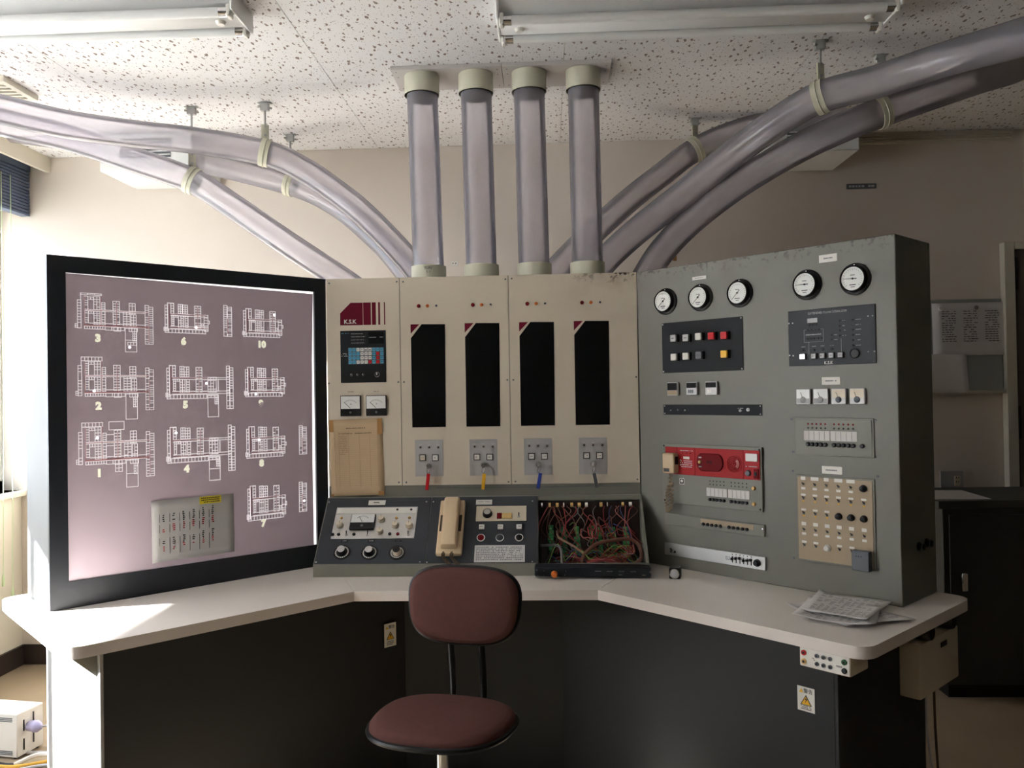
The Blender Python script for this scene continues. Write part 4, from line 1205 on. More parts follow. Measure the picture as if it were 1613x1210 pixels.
# dark strip
a, b = ((0.1139,1.2973)[0], (0.3241,1.3122)[1]), ((0.5165,1.2936)[0], (0.3233,1.2754)[1])
ds = plate(FRt, a, b, rc, 'dark_strip', M_dark, 0, .003, .0006)
F5 = FRt @ Tr(0, -.003, 0)
for p in ((0.1468,1.292), (0.1781,1.2932), (0.2088,1.2923)): toggle(F5, p, ds, .55)
for p, r in (((0.4355,1.2918), .006), ((0.4654,1.2949), .0075)):
    M = F5 @ Tr(p[0], 0, p[1])
    MB().lathe([(r * .8, 0), (r * .8, .003), (r * .5, .003), (r * .4, .007)], 14).build('key_socket', M_galv, ds, M)
dashes(F5, (0.426,1.2982)[0], (0.426,1.2972)[1], (0.447,1.2983)[0], (0.447,1.3018)[1], ds, 1, M_inklt, R_, cell=.004)
for x in (a[0] + .006, b[0] - .006):
    for z in (a[1] - .005, b[1] + .005): screw(F5, (x, z), ds, M_alu, .0022)

# emergency broadcast unit: plate, red panel, lens, loudspeaker
a, b = (0.11,1.1639), (0.5158,0.9618)
ex0, ex1 = a[0], b[0]
ez1 = ((0.1144,1.1687)[1] + (0.5188,1.172)[1]) / 2; ez0 = ((0.1182,0.9549)[1] + (0.5141,0.9574)[1]) / 2
eb = plate(FRt, (ex0, ez0), (ex1, ez1), rc, 'broadcast_unit', M_greenp, 0, .010, .001)
F6 = FRt @ Tr(0, -.010, 0)
for x in (ex0 + .008, ex1 - .008):
    for z in (ez0 + .008, ez1 - .008): screw(F6, (x, z), eb, M_blackp, .0035)
rx0 = (0.1269,1.1072)[0]; rx1 = (0.511,1.1127)[0]
rz1 = ((0.1281,1.159)[1] + (0.512,1.1596)[1]) / 2; rz0 = ((0.1259,1.0624)[1] + (0.5099,1.0607)[1]) / 2
cuts = [rx0, (0.179,1.1098)[0], (0.2552,1.1087)[0], (0.4501,1.114)[0], rx1]
rps = []
for i in range(4):
    rps.append(plate(F6, (cuts[i] + .0005, rz0), (cuts[i + 1] - .0005, rz1), eb, 'red_panel', M_red, 0, .004, .0008))
F7 = F6 @ Tr(0, -.004, 0)
# horn lens
h0, h1 = (0.2638,1.1094), (0.373,1.1126)
lw, lh = (h1[0] - h0[0]) / 2, .0315
stad = []
for k in range(24):
    t = 2 * PI * k / 24
    sx = lw - lh * .8
    stad.append(((sx if math.cos(t) > 0 else -sx) + lh * .8 * math.cos(t), lh * math.sin(t)))
M = F7 @ Tr((h0[0] + h1[0]) / 2, 0, (0.3192,1.1113)[1])
ln_ = MB().prism(stad, -.006, 0).build('lens', M_redlens, rps[2], M, .002)
stamp('lb', lambda: MB().lathe([(.0065, 0), (.0065, .003), (.004, .007)], 14), 'start_button', M_amberoff, rps[2], M @ Tr(-lw * .68, -.006, 0))
text('非常', .012, M_brown, rps[2], M @ Tr(0, -.0062, 0))
for dz in (.016, -.016): MB().box(-.006, .006, -.0004, 0, dz - .002, dz + .002).build('caption', M_inklt, rps[2], M @ Tr(-lw * .68, -.006, 0), smooth=False)
# loudspeaker with ring slots
sp = (0.4137,1.1115)
M = F7 @ Tr(sp[0], 0, sp[1])
so_ = MB().lathe([(.0305, 0), (.0305, .002), (.028, .003)], 32).build('loudspeaker', M_red, rps[2], M)
for k, r in enumerate((.008, .0135, .019, .0245)):
    for (t0, t1, mt) in ((-50, 50, M_white), (55, 305, M_redlens)):
        if k in (0, 3): mt = M_redlens
        arc = [(r * math.cos(math.radians(t0 + (t1 - t0) * q_ / 14)), -.0032, r * math.sin(math.radians(t0 + (t1 - t0) * q_ / 14))) for q_ in range(15)]
        MB().tube(arc, .0009 if mt is M_white else .0013, 5).build('ring_slot', mt, so_, M)
MB().lathe([(.004, .002), (.003, .004)], 12).build('speaker_centre', M_redlens, so_, M)
# meter, knob, key
mm = (0.484,1.136)
plate(F7, (mm[0] - .024, mm[1] + .013), (mm[0] + .020, mm[1] - .013), rps[3], 'level_meter', M_dial, 0, .004, .0008)
kk = (0.4685,1.0829)
MB().lathe([(.010, 0), (.009, .008), (.006, .010)], 16).build('volume_knob', M_greyp, rps[3], F7 @ Tr(kk[0], 0, kk[1]))
kk = (0.4976,1.0824)
sl = plate(F7, (kk[0] - .009, kk[1] + .016), (kk[0] + .009, kk[1] - .016), rps[3], 'power_switch', M_redlens, 0, .003, .0006)
MB().box(-.004, .004, -.008, -.003, -.006, .006).build('rocker', M_blackp, sl, F7 @ Tr(kk[0], 0, kk[1]), .001)
dashes(F7, (0.4587,1.1056)[0], kk[1] + .020, rx1 - .008, kk[1] + .026, rps[3], 1, M_inklt, R_, cell=.005)
# captions of the second red panel
c0 = (0.1923,1.145); c1 = (0.2507,1.0895)
for k in range(3): stamp('dot', lambda: MB().lathe([(.0022, 0), (.0016, .0012)], 8), 'pilot_lamp', M_redlens, rps[1], F7 @ Tr(c0[0] + .012 + k * .016, 0, c0[1] - .006))
dashes(F7, c0[0], c0[1], c1[0] - .004, c0[1] + .006, rps[1], 1, M_inklt, R_, cell=.006)
plate(F7, (c0[0] + .014, c0[1] - .018), (c0[0] + .040, c0[1] - .027), rps[1], 'caption_plate', M_white, 0, .0008)
dashes(F7, c0[0] + .004, c0[1] - .058, c1[0] - .006, c0[1] - .030, rps[1], 4, M_inklt, R_, cell=.006)
for k in range(3): MB().box(c0[0] - .001, c0[0] + .003, -.0006, 0, c0[1] - .034 - k * .0085, c0[1] - .031 - k * .0085 + .002).build('caption', M_white, rps[1], F7, smooth=False)
# selector rows
def dot_rows(F, xs, z, parent, r=.0022, mt=None, h=.0012, name='pilot_lamp'):
    for x in xs:
        stamp('d%g%g' % (r, h), lambda: MB().lathe([(r, 0), (r, h * .7), (r * .7, h)], 10), name, mt or M_blackp, parent, F @ Tr(x, 0, z))
X = lambda pxs, f0, f1, p0, p1: [f0 + (f1 - f0) * (p - p0) / (p1 - p0) for p in pxs]
f0, f1 = (0.3132,1.0404)[0], (0.4584,1.0413)[0]
xs10 = X((457, 483, 509, 535, 562, 616, 643, 670, 698, 727), f0, f1, 457, 727)
zt_ = ((0.3133,1.0461)[1] + (0.4585,1.0463)[1]) / 2
dot_rows(F6, xs10, zt_, eb); dot_rows(F6, xs10, ((0.3131,1.0342)[1] + (0.4582,1.0344)[1]) / 2, eb)
for a, b in (((0.2997,1.0109), (0.3816,1.0078)), ((0.3865,1.0129), (0.4696,1.0102))):
    z = (0.3854,1.0081)[1]
    o = plate(F6, (a[0], z + .0145), (b[0], z - .0145), eb, 'zone_card', M_paper, 0, .002, .0004)
    lc = MB()
    for k in range(1, 5): lc.box(a[0] + (b[0] - a[0]) * k / 5, a[0] + (b[0] - a[0]) * k / 5 + .0006, -.0026, -.002, z - .013, z + .013)
    lc.build('ruling', M_greyp, o, F6, smooth=False)
zb2 = ((0.3125,0.982)[1] + (0.4576,0.9813)[1]) / 2
dot_rows(F6, xs10, zb2, eb, .0055, M_blackp, .008, 'push_button')
for p in ((0.4859,1.0333), (0.4858,0.9811)):
    MB().lathe([(.0068, 0), (.0068, .004), (.005, .008)], 14).build('lamp_button', M_amberoff, eb, F6 @ Tr(p[0], 0, p[1]))
ip = (0.1964,1.0373)
ic = plate(F6, (ip[0] - .011, ip[1] + .011), (ip[0] + .009, ip[1] - .011), eb, 'pictogram_sticker', M_white, 0, .0006)
plate(F6, (ip[0] - .009, ip[1] + .009), (ip[0] + .007, ip[1] - .009), ic, 'pictogram_field', M_ink, .0006, .001)
MB().lathe([(.0052, .001), (.0052, .0013), (.0036, .0013), (.0036, .001)], 16).build('pictogram', M_white, ic, F6 @ Tr(ip[0] - .001, 0, ip[1] + .001))
# second selector unit
sx0_, sx1_ = (0.1151,0.891)[0], (0.519,0.9005)[0]
z1_ = ((0.1155,0.91)[1] + (0.5194,0.9185)[1]) / 2; z0_ = ((0.1147,0.873)[1] + (0.5185,0.877)[1]) / 2
s_ = plate(FRt, (sx0_, z0_), (sx1_, z1_), rc, 'selector_unit', M_greenp, 0, .008, .001)
F8 = FRt @ Tr(0, -.008, 0)
t0_, t1_ = (0.2712,0.9102), (0.4806,0.9154)
plate(F8, (t0_[0], z1_ - .004), (t1_[0], z1_ - .021), s_, 'masking_tape', M_tan, 0, .0008)
xb = X((412, 445, 476, 508, 540, 603, 635, 667, 700, 732), (0.2833,0.8937)[0], (0.4564,0.8918)[0], 412, 732)
dot_rows(F8, xb, ((0.2833,0.8937)[1] + (0.4565,0.8923)[1]) / 2, s_, .0058, M_blackp, .008, 'push_button')
screw(F8, (0.5127,0.8994), s_, M_chrome, .004)
# aluminium mixer strip
z1_ = ((0.1107,0.8071)[1] + (0.521,0.8089)[1]) / 2; z0_ = ((0.1109,0.7607)[1] + (0.5191,0.7672)[1]) / 2
x0_, x1_ = (0.1109,0.7856)[0], (0.5206,0.7881)[0]
mx_ = plate(FRt, (x0_, z0_), (x1_, z1_), rc, 'mixer_strip', M_alu, 0, .008, .001)
zc_ = (z0_ + z1_) / 2
for k, x in enumerate(X((622, 650, 678, 705, 733, 760), (0.3964,0.7882)[0], (0.4686,0.7866)[0], 622, 760)):
    o = MB().box(-.002, .002, -.0006, 0, -.012, .010).build('fader_slot', M_blackp, mx_, F8 @ Tr(x, 0, zc_))
    MB().box(-.0035, .0035, -.008, 0, -.004 + .003 * (k % 3), .005 + .003 * (k % 3)).build('fader', M_blackp, o, F8 @ Tr(x, 0, zc_), .001)
    stamp('d.00220.0012', lambda: MB().lathe([(.0022, 0), (.0016, .0012)], 8), 'pilot_lamp', M_blackp, mx_, F8 @ Tr(x, 0, zc_ + .016))
xk = (0.4921,0.7862)[0]
MB().lathe([(.0125, 0), (.0125, .005), (.009, .006), (.008, .015)], 18).build('volume_knob', M_blackp, mx_, F8 @ Tr(xk, 0, zc_))
xk = (0.1498,0.7853)[0]
toggle(F8, (xk, zc_ - .004), mx_, 1.3)
MB().box(-.011, .011, -.003, 0, -.005, .003).build('switch_plate', M_blackp, mx_, F8 @ Tr(xk, 0, zc_ - .006))
dashes(F8, (0.3792,0.7882)[0] - .01, zc_ - .006, (0.3889,0.7895)[0], zc_ + .008, mx_, 3, M_greyp, R_, cell=.004)
# control panel of the cooling cabinet
a, b = ((0.6176,1.5211)[0], ((0.6174,1.6121)[1] + (0.8979,1.6127)[1]) / 2), ((0.8987,1.5229)[0], ((0.6178,1.4346)[1] + (0.8987,1.4354)[1]) / 2)
cp2 = plate(FRt, a, b, rc, 'sequence_panel', M_slate, 0, .004, .0008)
F9 = FRt @ Tr(0, -.004, 0)
ux = lambda px: a[0] + (px - 96) / (668 - 96) * (b[0] - a[0])
uz = lambda f: a[1] + f * (b[1] - a[1])
text('EXTENDED FLOW STERILIZER', .0095, M_inklt, cp2, F9 @ Tr(ux(365), -.0002, uz(.075)))
plate(F9, (ux(232), uz(.16)), (ux(300), uz(.24)), cp2, 'readout', M_inklt, 0, .002)
for f_, x0p, n in ((.28, 238, 3), (.37, 235, 4), (.52, 225, 5)):
    for k in range(n): stamp('seq', lambda: MB().box(-.004, .004, -.003, 0, -.003, .003), 'thumb_wheel', M_blackp, cp2, F9 @ Tr(ux(x0p + 24 * k), 0, uz(f_)))
bo = MB()
for (xa, xb_, fa, fb) in ((205, 335, .36, .363), (205, 335, .58, .583), (205, 206.5, .36, .58), (335, 336.5, .36, .58), (237, 238.5, .58, .80), (452, 453.5, .55, .80)): bo.box(ux(xa), ux(xb_), -.0006, 0, uz(fb), uz(fa))
bo.build('printed_frame', M_inklt, cp2, F9, smooth=False)
dashes(F9, ux(218), uz(.47), ux(325), uz(.43), cp2, 1, M_inklt, R_, cell=.006)
for px, fs_ in ((445, (.24, .33, .41, .50)), (528, (.24, .33, .41, .50, .59, .68)), (390, (.48, .56))):
    for f_ in fs_:
        stamp('seql', lambda: MB().lathe([(.003, 0), (.003, .002), (.002, .003)], 8), 'pilot_lamp', M_blackp, cp2, F9 @ Tr(ux(px), 0, uz(f_)))
        dashes(F9, ux(px + 18), uz(f_) - .002, ux(px + (52 if px > 500 else 40)), uz(f_) + .002, cp2, 1, M_inklt, R_, cell=.005)
for px in (198, 273, 330, 392):
    stamp('seql2', lambda: MB().lathe([(.0042, 0), (.0042, .002), (.003, .003)], 10), 'pilot_lamp', M_blackp, cp2, F9 @ Tr(ux(px), 0, uz(.725)))
    dashes(F9, ux(px - 12), uz(.67), ux(px + 14), uz(.65), cp2, 1, M_inklt, R_, cell=.005)
for k, px in enumerate((198, 275, 333, 393, 452)):
    M = F9 @ Tr(ux(px), 0, uz(.835))
    o = stamp('sqbt', lambda: MB().box(-.0095, .0095, -.006, 0, -.0095, .0095), 'push_button', M_blackp, cp2, M, .0008)
    stamp('sqbc', lambda: MB().box(-.0075, .0075, -.010, -.006, -.0075, .0075), 'button_cap', M_led if k == 0 else M_inklt, o, M, .0008)
    if k: dashes(M @ Tr(0, -.010, 0), -.004, -.002, .004, .002, o, 1, M_ink, R_, cell=.004)
MB().lathe([(.0155, 0), (.0155, .004), (.0125, .005), (.0125, .003), (.004, .003)], 22).build('key_socket', M_blackp, cp2, F9 @ Tr(ux(538), 0, uz(.82)))
lk = plate(F9, (ux(330), uz(.93)), (ux(405), uz(.995)), cp2, 'maker_plate', M_blackp, 0, .001)
text('K.S.K', .013, M_white, lk, F9 @ Tr(ux(368), -.0012, uz(.962)), bold=.0002)
for x, f_ in ((102, .22), (102, .80), (652, .20), (660, .80), (128, .22), (128, .81), (625, .20), (622, .80)): screw(F9, (ux(x), uz(f_)), cp2, M_alu, .0025)
# four pale meters in a row
mz = ((0.6687,1.3375)[1] + (0.8432,1.3366)[1]) / 2
for i, (p0, p1) in enumerate(((153, 250), (265, 368), (383, 487), (503, 610))):
    x0q, x1q = ((0.6437,1.3377)[0], (0.6903,1.3373)[0]) if i == 0 else (((0.7014,1.3373)[0], (0.7495,1.3369)[0]) if i == 1 else (((0.7603,1.3368)[0], (0.8073,1.3364)[0]) if i == 2 else ((0.8182,1.3364)[0], (0.865,1.336)[0])))
    o = plate(FRt, (x0q, mz - .024), (x1q, mz + .024), rc, 'edgewise_meter', M_alu if i < 2 else M_silver, 0, .010, .0012)
    FF = FRt @ Tr(0, -.010, 0)
    w = x1q - x0q
    plate(FF, (x0q + w * .05, mz - .004), (x1q - w * .05, mz + .022), o, 'meter_face', M_dial if i < 2 else M_ivory, 0, .0012)
    plate(FF, (x0q + w * .05, mz - .022), (x1q - w * .05, mz - .006), o, 'meter_base', M_pale if i < 2 else M_silver, 0, .0012)
    MB().lathe([(.010, .0012), (.007, .0032)], 16).build('needle_cover', M_pale if i < 2 else M_greyp, o, FF @ Tr((x0q + x1q) / 2, 0, mz - .010))
    MB().tube([(0, -.0018, -.006), (-.008, -.0018, .014)], .0006, 5).build('needle', M_ink, o, FF @ Tr((x0q + x1q) / 2, 0, mz))
# second zone selector
def framed(a, b, name, mt, inner=.006):
    o = plate(FRt, (a[0] - inner, a[1] + inner), (b[0] + inner, b[1] - inner), rc, name, M_greenp, 0, .004, .001)
    p = plate(FRt @ Tr(0, -.004, 0), a, b, o, 'face_plate', mt, 0, .0025, .0004)
    return o, p
a = ((0.6404,1.2069)[0], ((0.6416,1.2624)[1] + (0.8827,1.2671)[1]) / 2); b = ((0.8816,1.2138)[0], ((0.6393,1.1581)[1] + (0.8804,1.1579)[1]) / 2)
zs, zf = framed(a, b, 'zone_selector', M_greenp)
FZ = FRt @ Tr(0, -.0065, 0)
xs10 = X((163, 188, 213, 239, 265, 316, 343, 369, 396, 423), (0.6801,1.2409)[0], (0.8257,1.2438)[0], 163, 423)
hz = a[1] - b[1]
dot_rows(FZ, xs10, a[1] - hz * .13, zs, .003, M_redlens); dot_rows(FZ, xs10, a[1] - hz * .25, zs, .003)
for p0, p1 in (((0.666,1.2131), (0.7516,1.2155)), ((0.7538,1.2128), (0.8385,1.2152))):
    z = a[1] - hz * .47
    o = plate(FZ, (p0[0], z + .0155), (p1[0], z - .0155), zs, 'zone_card', M_paper, 0, .002, .0004)
    lc = MB()
    for k in range(1, 5): lc.box(p0[0] + (p1[0] - p0[0]) * k / 5, p0[0] + (p1[0] - p0[0]) * k / 5 + .0006, -.0026, -.002, z - .014, z + .014)
    lc.build('ruling', M_greyp, o, FZ, smooth=False)
dot_rows(FZ, xs10 + [(0.8538,1.1859)[0]], a[1] - hz * .73, zs, .0068, M_blackp, .008, 'push_button')
# tan switch panel
a = ((0.6403,0.9522)[0], ((0.6419,1.0824)[1] + (0.8825,1.0836)[1]) / 2); b = ((0.88,0.9657)[0], ((0.6362,0.8173)[1] + (0.877,0.8259)[1]) / 2)
ts, tf = framed(a, b, 'switch_panel', M_tan)
cols = [(0.6599,0.9541)[0], (0.6989,0.958)[0], (0.7372,0.9618)[0], (0.7757,0.9656)[0], (0.8145,0.9695)[0], (0.854,0.9734)[0]]
H_ = a[1] - b[1]
rows = [.09, .26, .44, .64, .83]
for j, fz in enumerate(rows):
    for i, x in enumerate(cols):
        z = a[1] - H_ * fz
        if (j, i) in ((4, 5),): continue
        if (j, i) in ((0, 5), (2, 3), (2, 4), (2, 5), (4, 2)):
            M = FZ @ Tr(x, 0, z)
            MB().lathe([(.011, 0), (.011, .003), (.009, .004), (.008, .013), (.006, .014)], 16).build('rotary_knob', M_blackp if j != 4 else M_white, ts, M)
            continue
        toggle(FZ, (x, z), ts, .7)
        up_ = .024 if j in (0, 3) else .014
        hh = .011 if j in (0, 3) else .0065
        ww = .008 if j != 0 or i not in (1, 3, 4) else .013
        plate(FZ, (x - ww, z + up_ - hh), (x + ww, z + up_), ts, 'label_card', M_white, 0, .0008)
        if j in (0, 3): plate(FZ, (x - .007, z - .017), (x + .007, z - .0095), ts, 'label_card', M_white, 0, .0008)
        if j in (1, 2): MB().prism([(-.004, -.007), (.004, -.007), (0, -.013)], -.0006, 0).build('arrow_mark', M_yellow, ts, FZ @ Tr(x, 0, z), smooth=False)
gp = (0.8497,0.8439)
gb = plate(FRt @ Tr(0, -.0065, 0), (gp[0] - .026, gp[1] + .030), (gp[0] + .026, gp[1] - .030), ts, 'relay_box', M_greyp, 0, .024, .0015)
dot_rows(FRt @ Tr(0, -.0305, 0), (gp[0] - .012, gp[0] - .004, gp[0] + .004), gp[1] + .014, gb, .0016)
for p in ((0.6207,1.2654), (0.892,1.2646), (0.6232,1.1596), (0.8881,1.1557), (0.6207,1.0983), (0.8946,1.0978), (0.6188,0.8183), (0.8898,0.8211)): screw(FRt, p, rc, M_greyp, .004)
# plugs on the end face
FEr = FR(TP + vR * .96, nr, -vR, (0, 0, 1))
for p in ((0.1197,0.8819), (0.1786,0.8844)):
    M = FEr @ Tr(p[0], 0, p[1])
    o = MB().lathe([(.014, 0), (.014, .004), (.010, .006), (.010, .018), (.007, .020)], 18).build('cable_plug', M_blackp, rc, M)
    MB().lathe([(.0115, .012), (.0115, .015)], 16).build('plug_ring', M_greyp, o, M)

# hand microphone hooked on the red panel
mc = (0.1613,1.1063)
FM = FRt @ Tr(mc[0], -.0125, mc[1] - .004)
mi = thing('hand_microphone', 'beige hand microphone with coiled cord hooked on the red alarm panel', 'microphone', FM)
MB().box(-.026, .026, -.034, 0, -.036, .036).build('microphone_body', M_beige, mi, FM, .007, seg=3)
MB().box(.0255, .0275, -.026, -.008, -.004, .024).build('talk_key', M_blackp, mi, FM, .0008)
MB().box(-.018, .006, -.0348, -.0338, -.030, -.018).build('maker_plate', M_blackp, mi, FM)
P = [FM @ Vector((-.002, -.017, -.034)), FM @ Vector((.002, -.020, -.075)), FM @ Vector((.006, -.022, -.12)), FM @ Vector((.002, -.022, -.155)), FM @ Vector((-.010, -.022, -.172)), FM @ Vector((-.020, -.018, -.155)), FM @ Vector((-.022, -.012, -.115)), FM @ Vector((-.016, -.006, -.085)), FM @ Vector((-.006, .0, -.075))]
MB().tube(coil(P, .0062, 27, 12), .0021, 5).build('coiled_cord', M_micc, mi, I4)

# loose push button and papers on the worktop
bpz = (0.6708,0.1546,0.72)
FB = FR((bpz[0], bpz[1], ZD), (.97, -.242, 0), (.242, .97, 0), (0, 0, 1))
pb_ = thing('loose_push_button', 'loose black push-button block with chrome button lying on the worktop', 'push button', FB)
MB().box(-.019, .019, -.006, .045, 0, .038).build('block', M_blackp, pb_, FB, .003)
MB().lathe([(.0165, .006), (.0165, .010), (.0145, .012), (.012, .012), (.012, .009)], 22, '-y', (0, 0, .019)).build('bezel_ring', M_chrome, pb_, FB)
MB().lathe([(.0118, .008), (.0118, .014), (.0105, .015)], 20, '-y', (0, 0, .019)).build('button_cap', M_inklt, pb_, FB)
SHEETS = [((1240, 962), (1330, 945), (1418, 978), (1300, 990), 'lowest of the crumpled printed sheets on the right worktop, sticking out towards the edge'),
          ((1247, 975), (1300, 950), (1398, 962), (1378, 994), 'middle printed sheet of the paper pile on the right worktop'),
          ((1262, 960), (1292, 936), (1405, 950), (1360, 985), 'topmost crumpled printed sheet of the paper pile on the right worktop')]
PC = [[(0.9364,-0.2304,0.721), (1.0787,-0.1441,0.721), (1.2418,-0.3898,0.721), (1.0289,-0.4477,0.721)], [(0.912,-0.372,0.721), (1.0245,-0.1658,0.721), (1.1872,-0.291,0.721), (1.0949,-0.4837,0.721)], [(0.9534,-0.3206,0.721), (1.0742,-0.1049,0.721), (1.2415,-0.2363,0.721), (1.0937,-0.4306,0.721)]]
for i, q in enumerate(PC):
    rp = random.Random(20 + i)
    lab = SHEETS[i][4]
    c = sum((Vector(p) for p in q), Vector()) / 4
    Mo = Tr(c.x, c.y, ZD + .0012 + .005 * i)
    t = thing('printed_sheet', lab, 'paper', Mo, 'papers on the right worktop')
    n = 10
    vs = []
    ph_ = rp.uniform(0, 6)
    def hgt(u, v):
        e = (abs(u - .5) * 2) ** 3 * .008 + (abs(v - .5) * 2) ** 3 * .006
        return .001 + e * (.4 + .6 * abs(math.sin(ph_ + u * 4 + v * 3))) + .0016 * abs(math.sin(7 * u + ph_) * math.cos(5 * v))
    for k in range(n + 1):
        for j in range(n + 1):
            u, v = j / n, k / n
            p = (Vector(q[0]) * (1 - u) + Vector(q[3]) * u) * (1 - v) + (Vector(q[1]) * (1 - u) + Vector(q[2]) * u) * v
            vs.append((p.x - c.x, p.y - c.y, hgt(u, v)))
    fs = [(k * (n + 1) + j, k * (n + 1) + j + 1, (k + 1) * (n + 1) + j + 1, (k + 1) * (n + 1) + j) for k in range(n) for j in range(n)]
    s = MB().add(vs, fs).build('sheet', M_paper, t, Mo)
    s.modifiers.new('thick', 'SOLIDIFY').thickness = .0003
    pr_ = MB()
    for k in range(1, 19):
        for w_ in range(9):
            if rp.random() < .3: continue
            u0, u1 = .08 + .095 * w_, .08 + .095 * w_ + rp.uniform(.03, .08)
            v0, v1 = .06 + .047 * k, .06 + .047 * k + .016
            def pt(u, v):
                p = (Vector(q[0]) * (1 - u) + Vector(q[3]) * u) * (1 - v) + (Vector(q[1]) * (1 - u) + Vector(q[2]) * u) * v
                return (p.x - c.x, p.y - c.y, hgt(u, v) + .0007)
            pr_.add([pt(u0, v0), pt(u1, v0), pt(u1, v1), pt(u0, v1)], [(0, 1, 2, 3)])
    pr_.build('printing', M_greyp, t, Mo, smooth=False)

# ------------------------------------------------------------------ pneumatic tubes
TR_ = .0605
VT = [((-0.2111,0.53,1.8535), (-0.2277,0.53,2.5678)), ((-0.0035,0.53,1.8487), (-0.0144,0.53,2.5709)), ((0.203,0.53,1.8515), (0.1939,0.53,2.5741)), ((0.4107,0.53,1.8516), (0.406,0.53,2.5771))]
ORD = ['leftmost', 'second from left', 'third from left', 'rightmost']
for i, (b0, t0) in enumerate(VT):
    b0 = Vector((b0[0], .53, ZT)); t0 = Vector((t0[0], .53, 2.615))
    t = thing('vertical_tube', 'clear upright tube with celadon collars between console and ceiling, %s of four' % ORD[i], 'tube', Tr(b0.x, b0.y, ZT), 'upright tubes on the console')
    dv = (t0 - b0)
    pts = [b0 + dv * (k / 8) for k in range(9)]
    MB().tube(pts, TR_, 40, caps=False).build('tube_wall', M_tube, t, I4)
    for p, h0, h1, r in ((b0, 0, .052, .068), (t0, -.075, 0, .068)):
        MB().lathe([(r, h0), (r, h1), (r - .005, h1), (r - .005, h0), (r, h0)], 40, '+z', tuple(p)).build('collar', M_collar, t, I4)
    # dark rubber lining inside the top collar
    MB().lathe([(.0592, -.090), (.0592, -.004), (.05, -.004), (.05, -.09)], 32, '+z', tuple(t0)).build('seal', M_greyp, t, I4)
    if i == 0: text('TUN\n 1-1', .014, M_slate, t, Tr(b0.x + .006, b0.y - .0685, b0.z + .030) , 'marking')
px0, px1 = (-0.3384,0.4739,2.62)[0], (0.5113,0.4595,2.62)[0]
pxm_ = (0.0914,0.4605,2.62)[0]
for i, (a, b) in enumerate(((px0, pxm_ - .001), (pxm_ + .001, px1))):
    t = thing('ceiling_plate', 'grey ceiling plate holding the %s pair of upright tubes' % ('left', 'right')[i], 'plate', Tr((a + b) / 2, .56, 2.615))
    MB().box(a, b, .452, .68, 2.6155, 2.6295).build('plate', M_cplate, t, I4, .001)
    for x in (a + .018, b - .018):
        for y in (.48, .53, .65): MB().lathe([(.003, 0), (.002, -.0012)], 8, '+z', (x, y, 2.6155)).build('screw', M_greyp, t, I4)
CURVES = {
 'A': [(-1.8899,0.15,2.4596), (-1.7822,0.3,2.4576), (-1.6134,0.45,2.4438), (-1.4207,0.6,2.4475), (-1.2165,0.72,2.4493), (-0.9485,0.8,2.4136), (-0.7924,0.82,2.3433), (-0.6497,0.83,2.243), (-0.5404,0.83,2.1522), (-0.4064,0.84,2.0136), (-0.2997,0.85,1.8836), (-0.2693,0.86,1.8073)],
 'B': [(-2.0401,0.35,2.512), (-1.9181,0.5,2.4795), (-1.7322,0.65,2.4566), (-1.503,0.76,2.3881), (-1.2783,0.82,2.3073), (-1.0923,0.82,2.1864), (-0.8717,0.82,2.0295), (-0.7262,0.82,1.9301), (-0.5888,0.84,1.8338), (-0.5111,0.86,1.7628)],
 'C': [(-2.5466,1.15,2.6993), (-2.1077,1.2,2.6403), (-1.773,1.22,2.5746), (-1.4205,1.23,2.5116), (-0.9754,1.236,2.3899), (-0.7448,1.2,2.2743), (-0.5429,1.1,2.1017), (-0.4121,1.02,1.9594), (-0.3452,0.99,1.8475)],
 'D': [(1.6426,-0.5,2.3106), (1.6725,-0.2,2.3924), (1.5872,0.08,2.4444), (1.4185,0.25,2.436), (1.2591,0.349,2.4228), (1.1376,0.45,2.3739), (0.9844,0.58,2.2836), (0.8132,0.7,2.1616), (0.6252,0.8,2.0297), (0.4925,0.84,1.9104), (0.4325,0.86,1.8193)],
 'E': [(2.128,0.61,2.6203), (2.0576,0.58,2.586), (1.8867,0.52,2.5269), (1.5339,0.5,2.4097), (1.3392,0.52,2.3393), (1.1713,0.58,2.2657), (0.9997,0.66,2.1701), (0.8543,0.74,2.0649), (0.7434,0.8,1.9571), (0.6774,0.84,1.86), (0.6405,0.86,1.7821)],
 'F': [(1.6106,1.1,2.6018), (1.3403,1.15,2.5919), (1.1417,1.17,2.5573), (0.9523,1.18,2.483), (0.7844,1.15,2.3582), (0.6604,1.1,2.2583), (0.508,1.02,2.1177), (0.3757,0.95,1.9862), (0.2701,0.9,1.8695), (0.2194,0.88,1.7936)],
}
CL = {'A': 'long clear tube sweeping down from the upper left, nearest of the left three', 'B': 'clear tube of the left three lowest over the screen', 'C': 'clear tube of the left three farthest back, behind the other two',
      'D': 'dark clear tube leaving the picture at the top right, nearest of the right three', 'E': 'clear right tube that ends in a flange on the ceiling', 'F': 'clear right tube farthest back behind the upright ones'}
PATH = {}
for k, P in CURVES.items():
    P = list(P) + [(P[-1][0] + (.02 if P[-1][0] < .2 else -.02), P[-1][1], 1.64)]
    pts = catmull(P, 9)
    PATH[k] = pts
    b = pts[-1]
    t = thing('curved_tube', CL[k], 'tube', Tr(b.x, b.y, b.z), 'curved tubes over the console')
    MB().tube(pts, .0555 if k not in 'DE' else .0575, 36, caps=False).build('tube_wall', M_tube, t, I4)
    if k == 'E':
        p = pts[0]; d_ = (pts[2] - pts[0]).normalized()
        MB().tube([p - d_ * .05, p + d_ * .012], .066, 32).build('collar', M_collar, t, I4)
        MB().lathe([(.12, 0), (.12, .008), (.07, .012)], 32, '+z', (p.x + .02, p.y, 2.616)).build('flange', M_trim, t, I4)
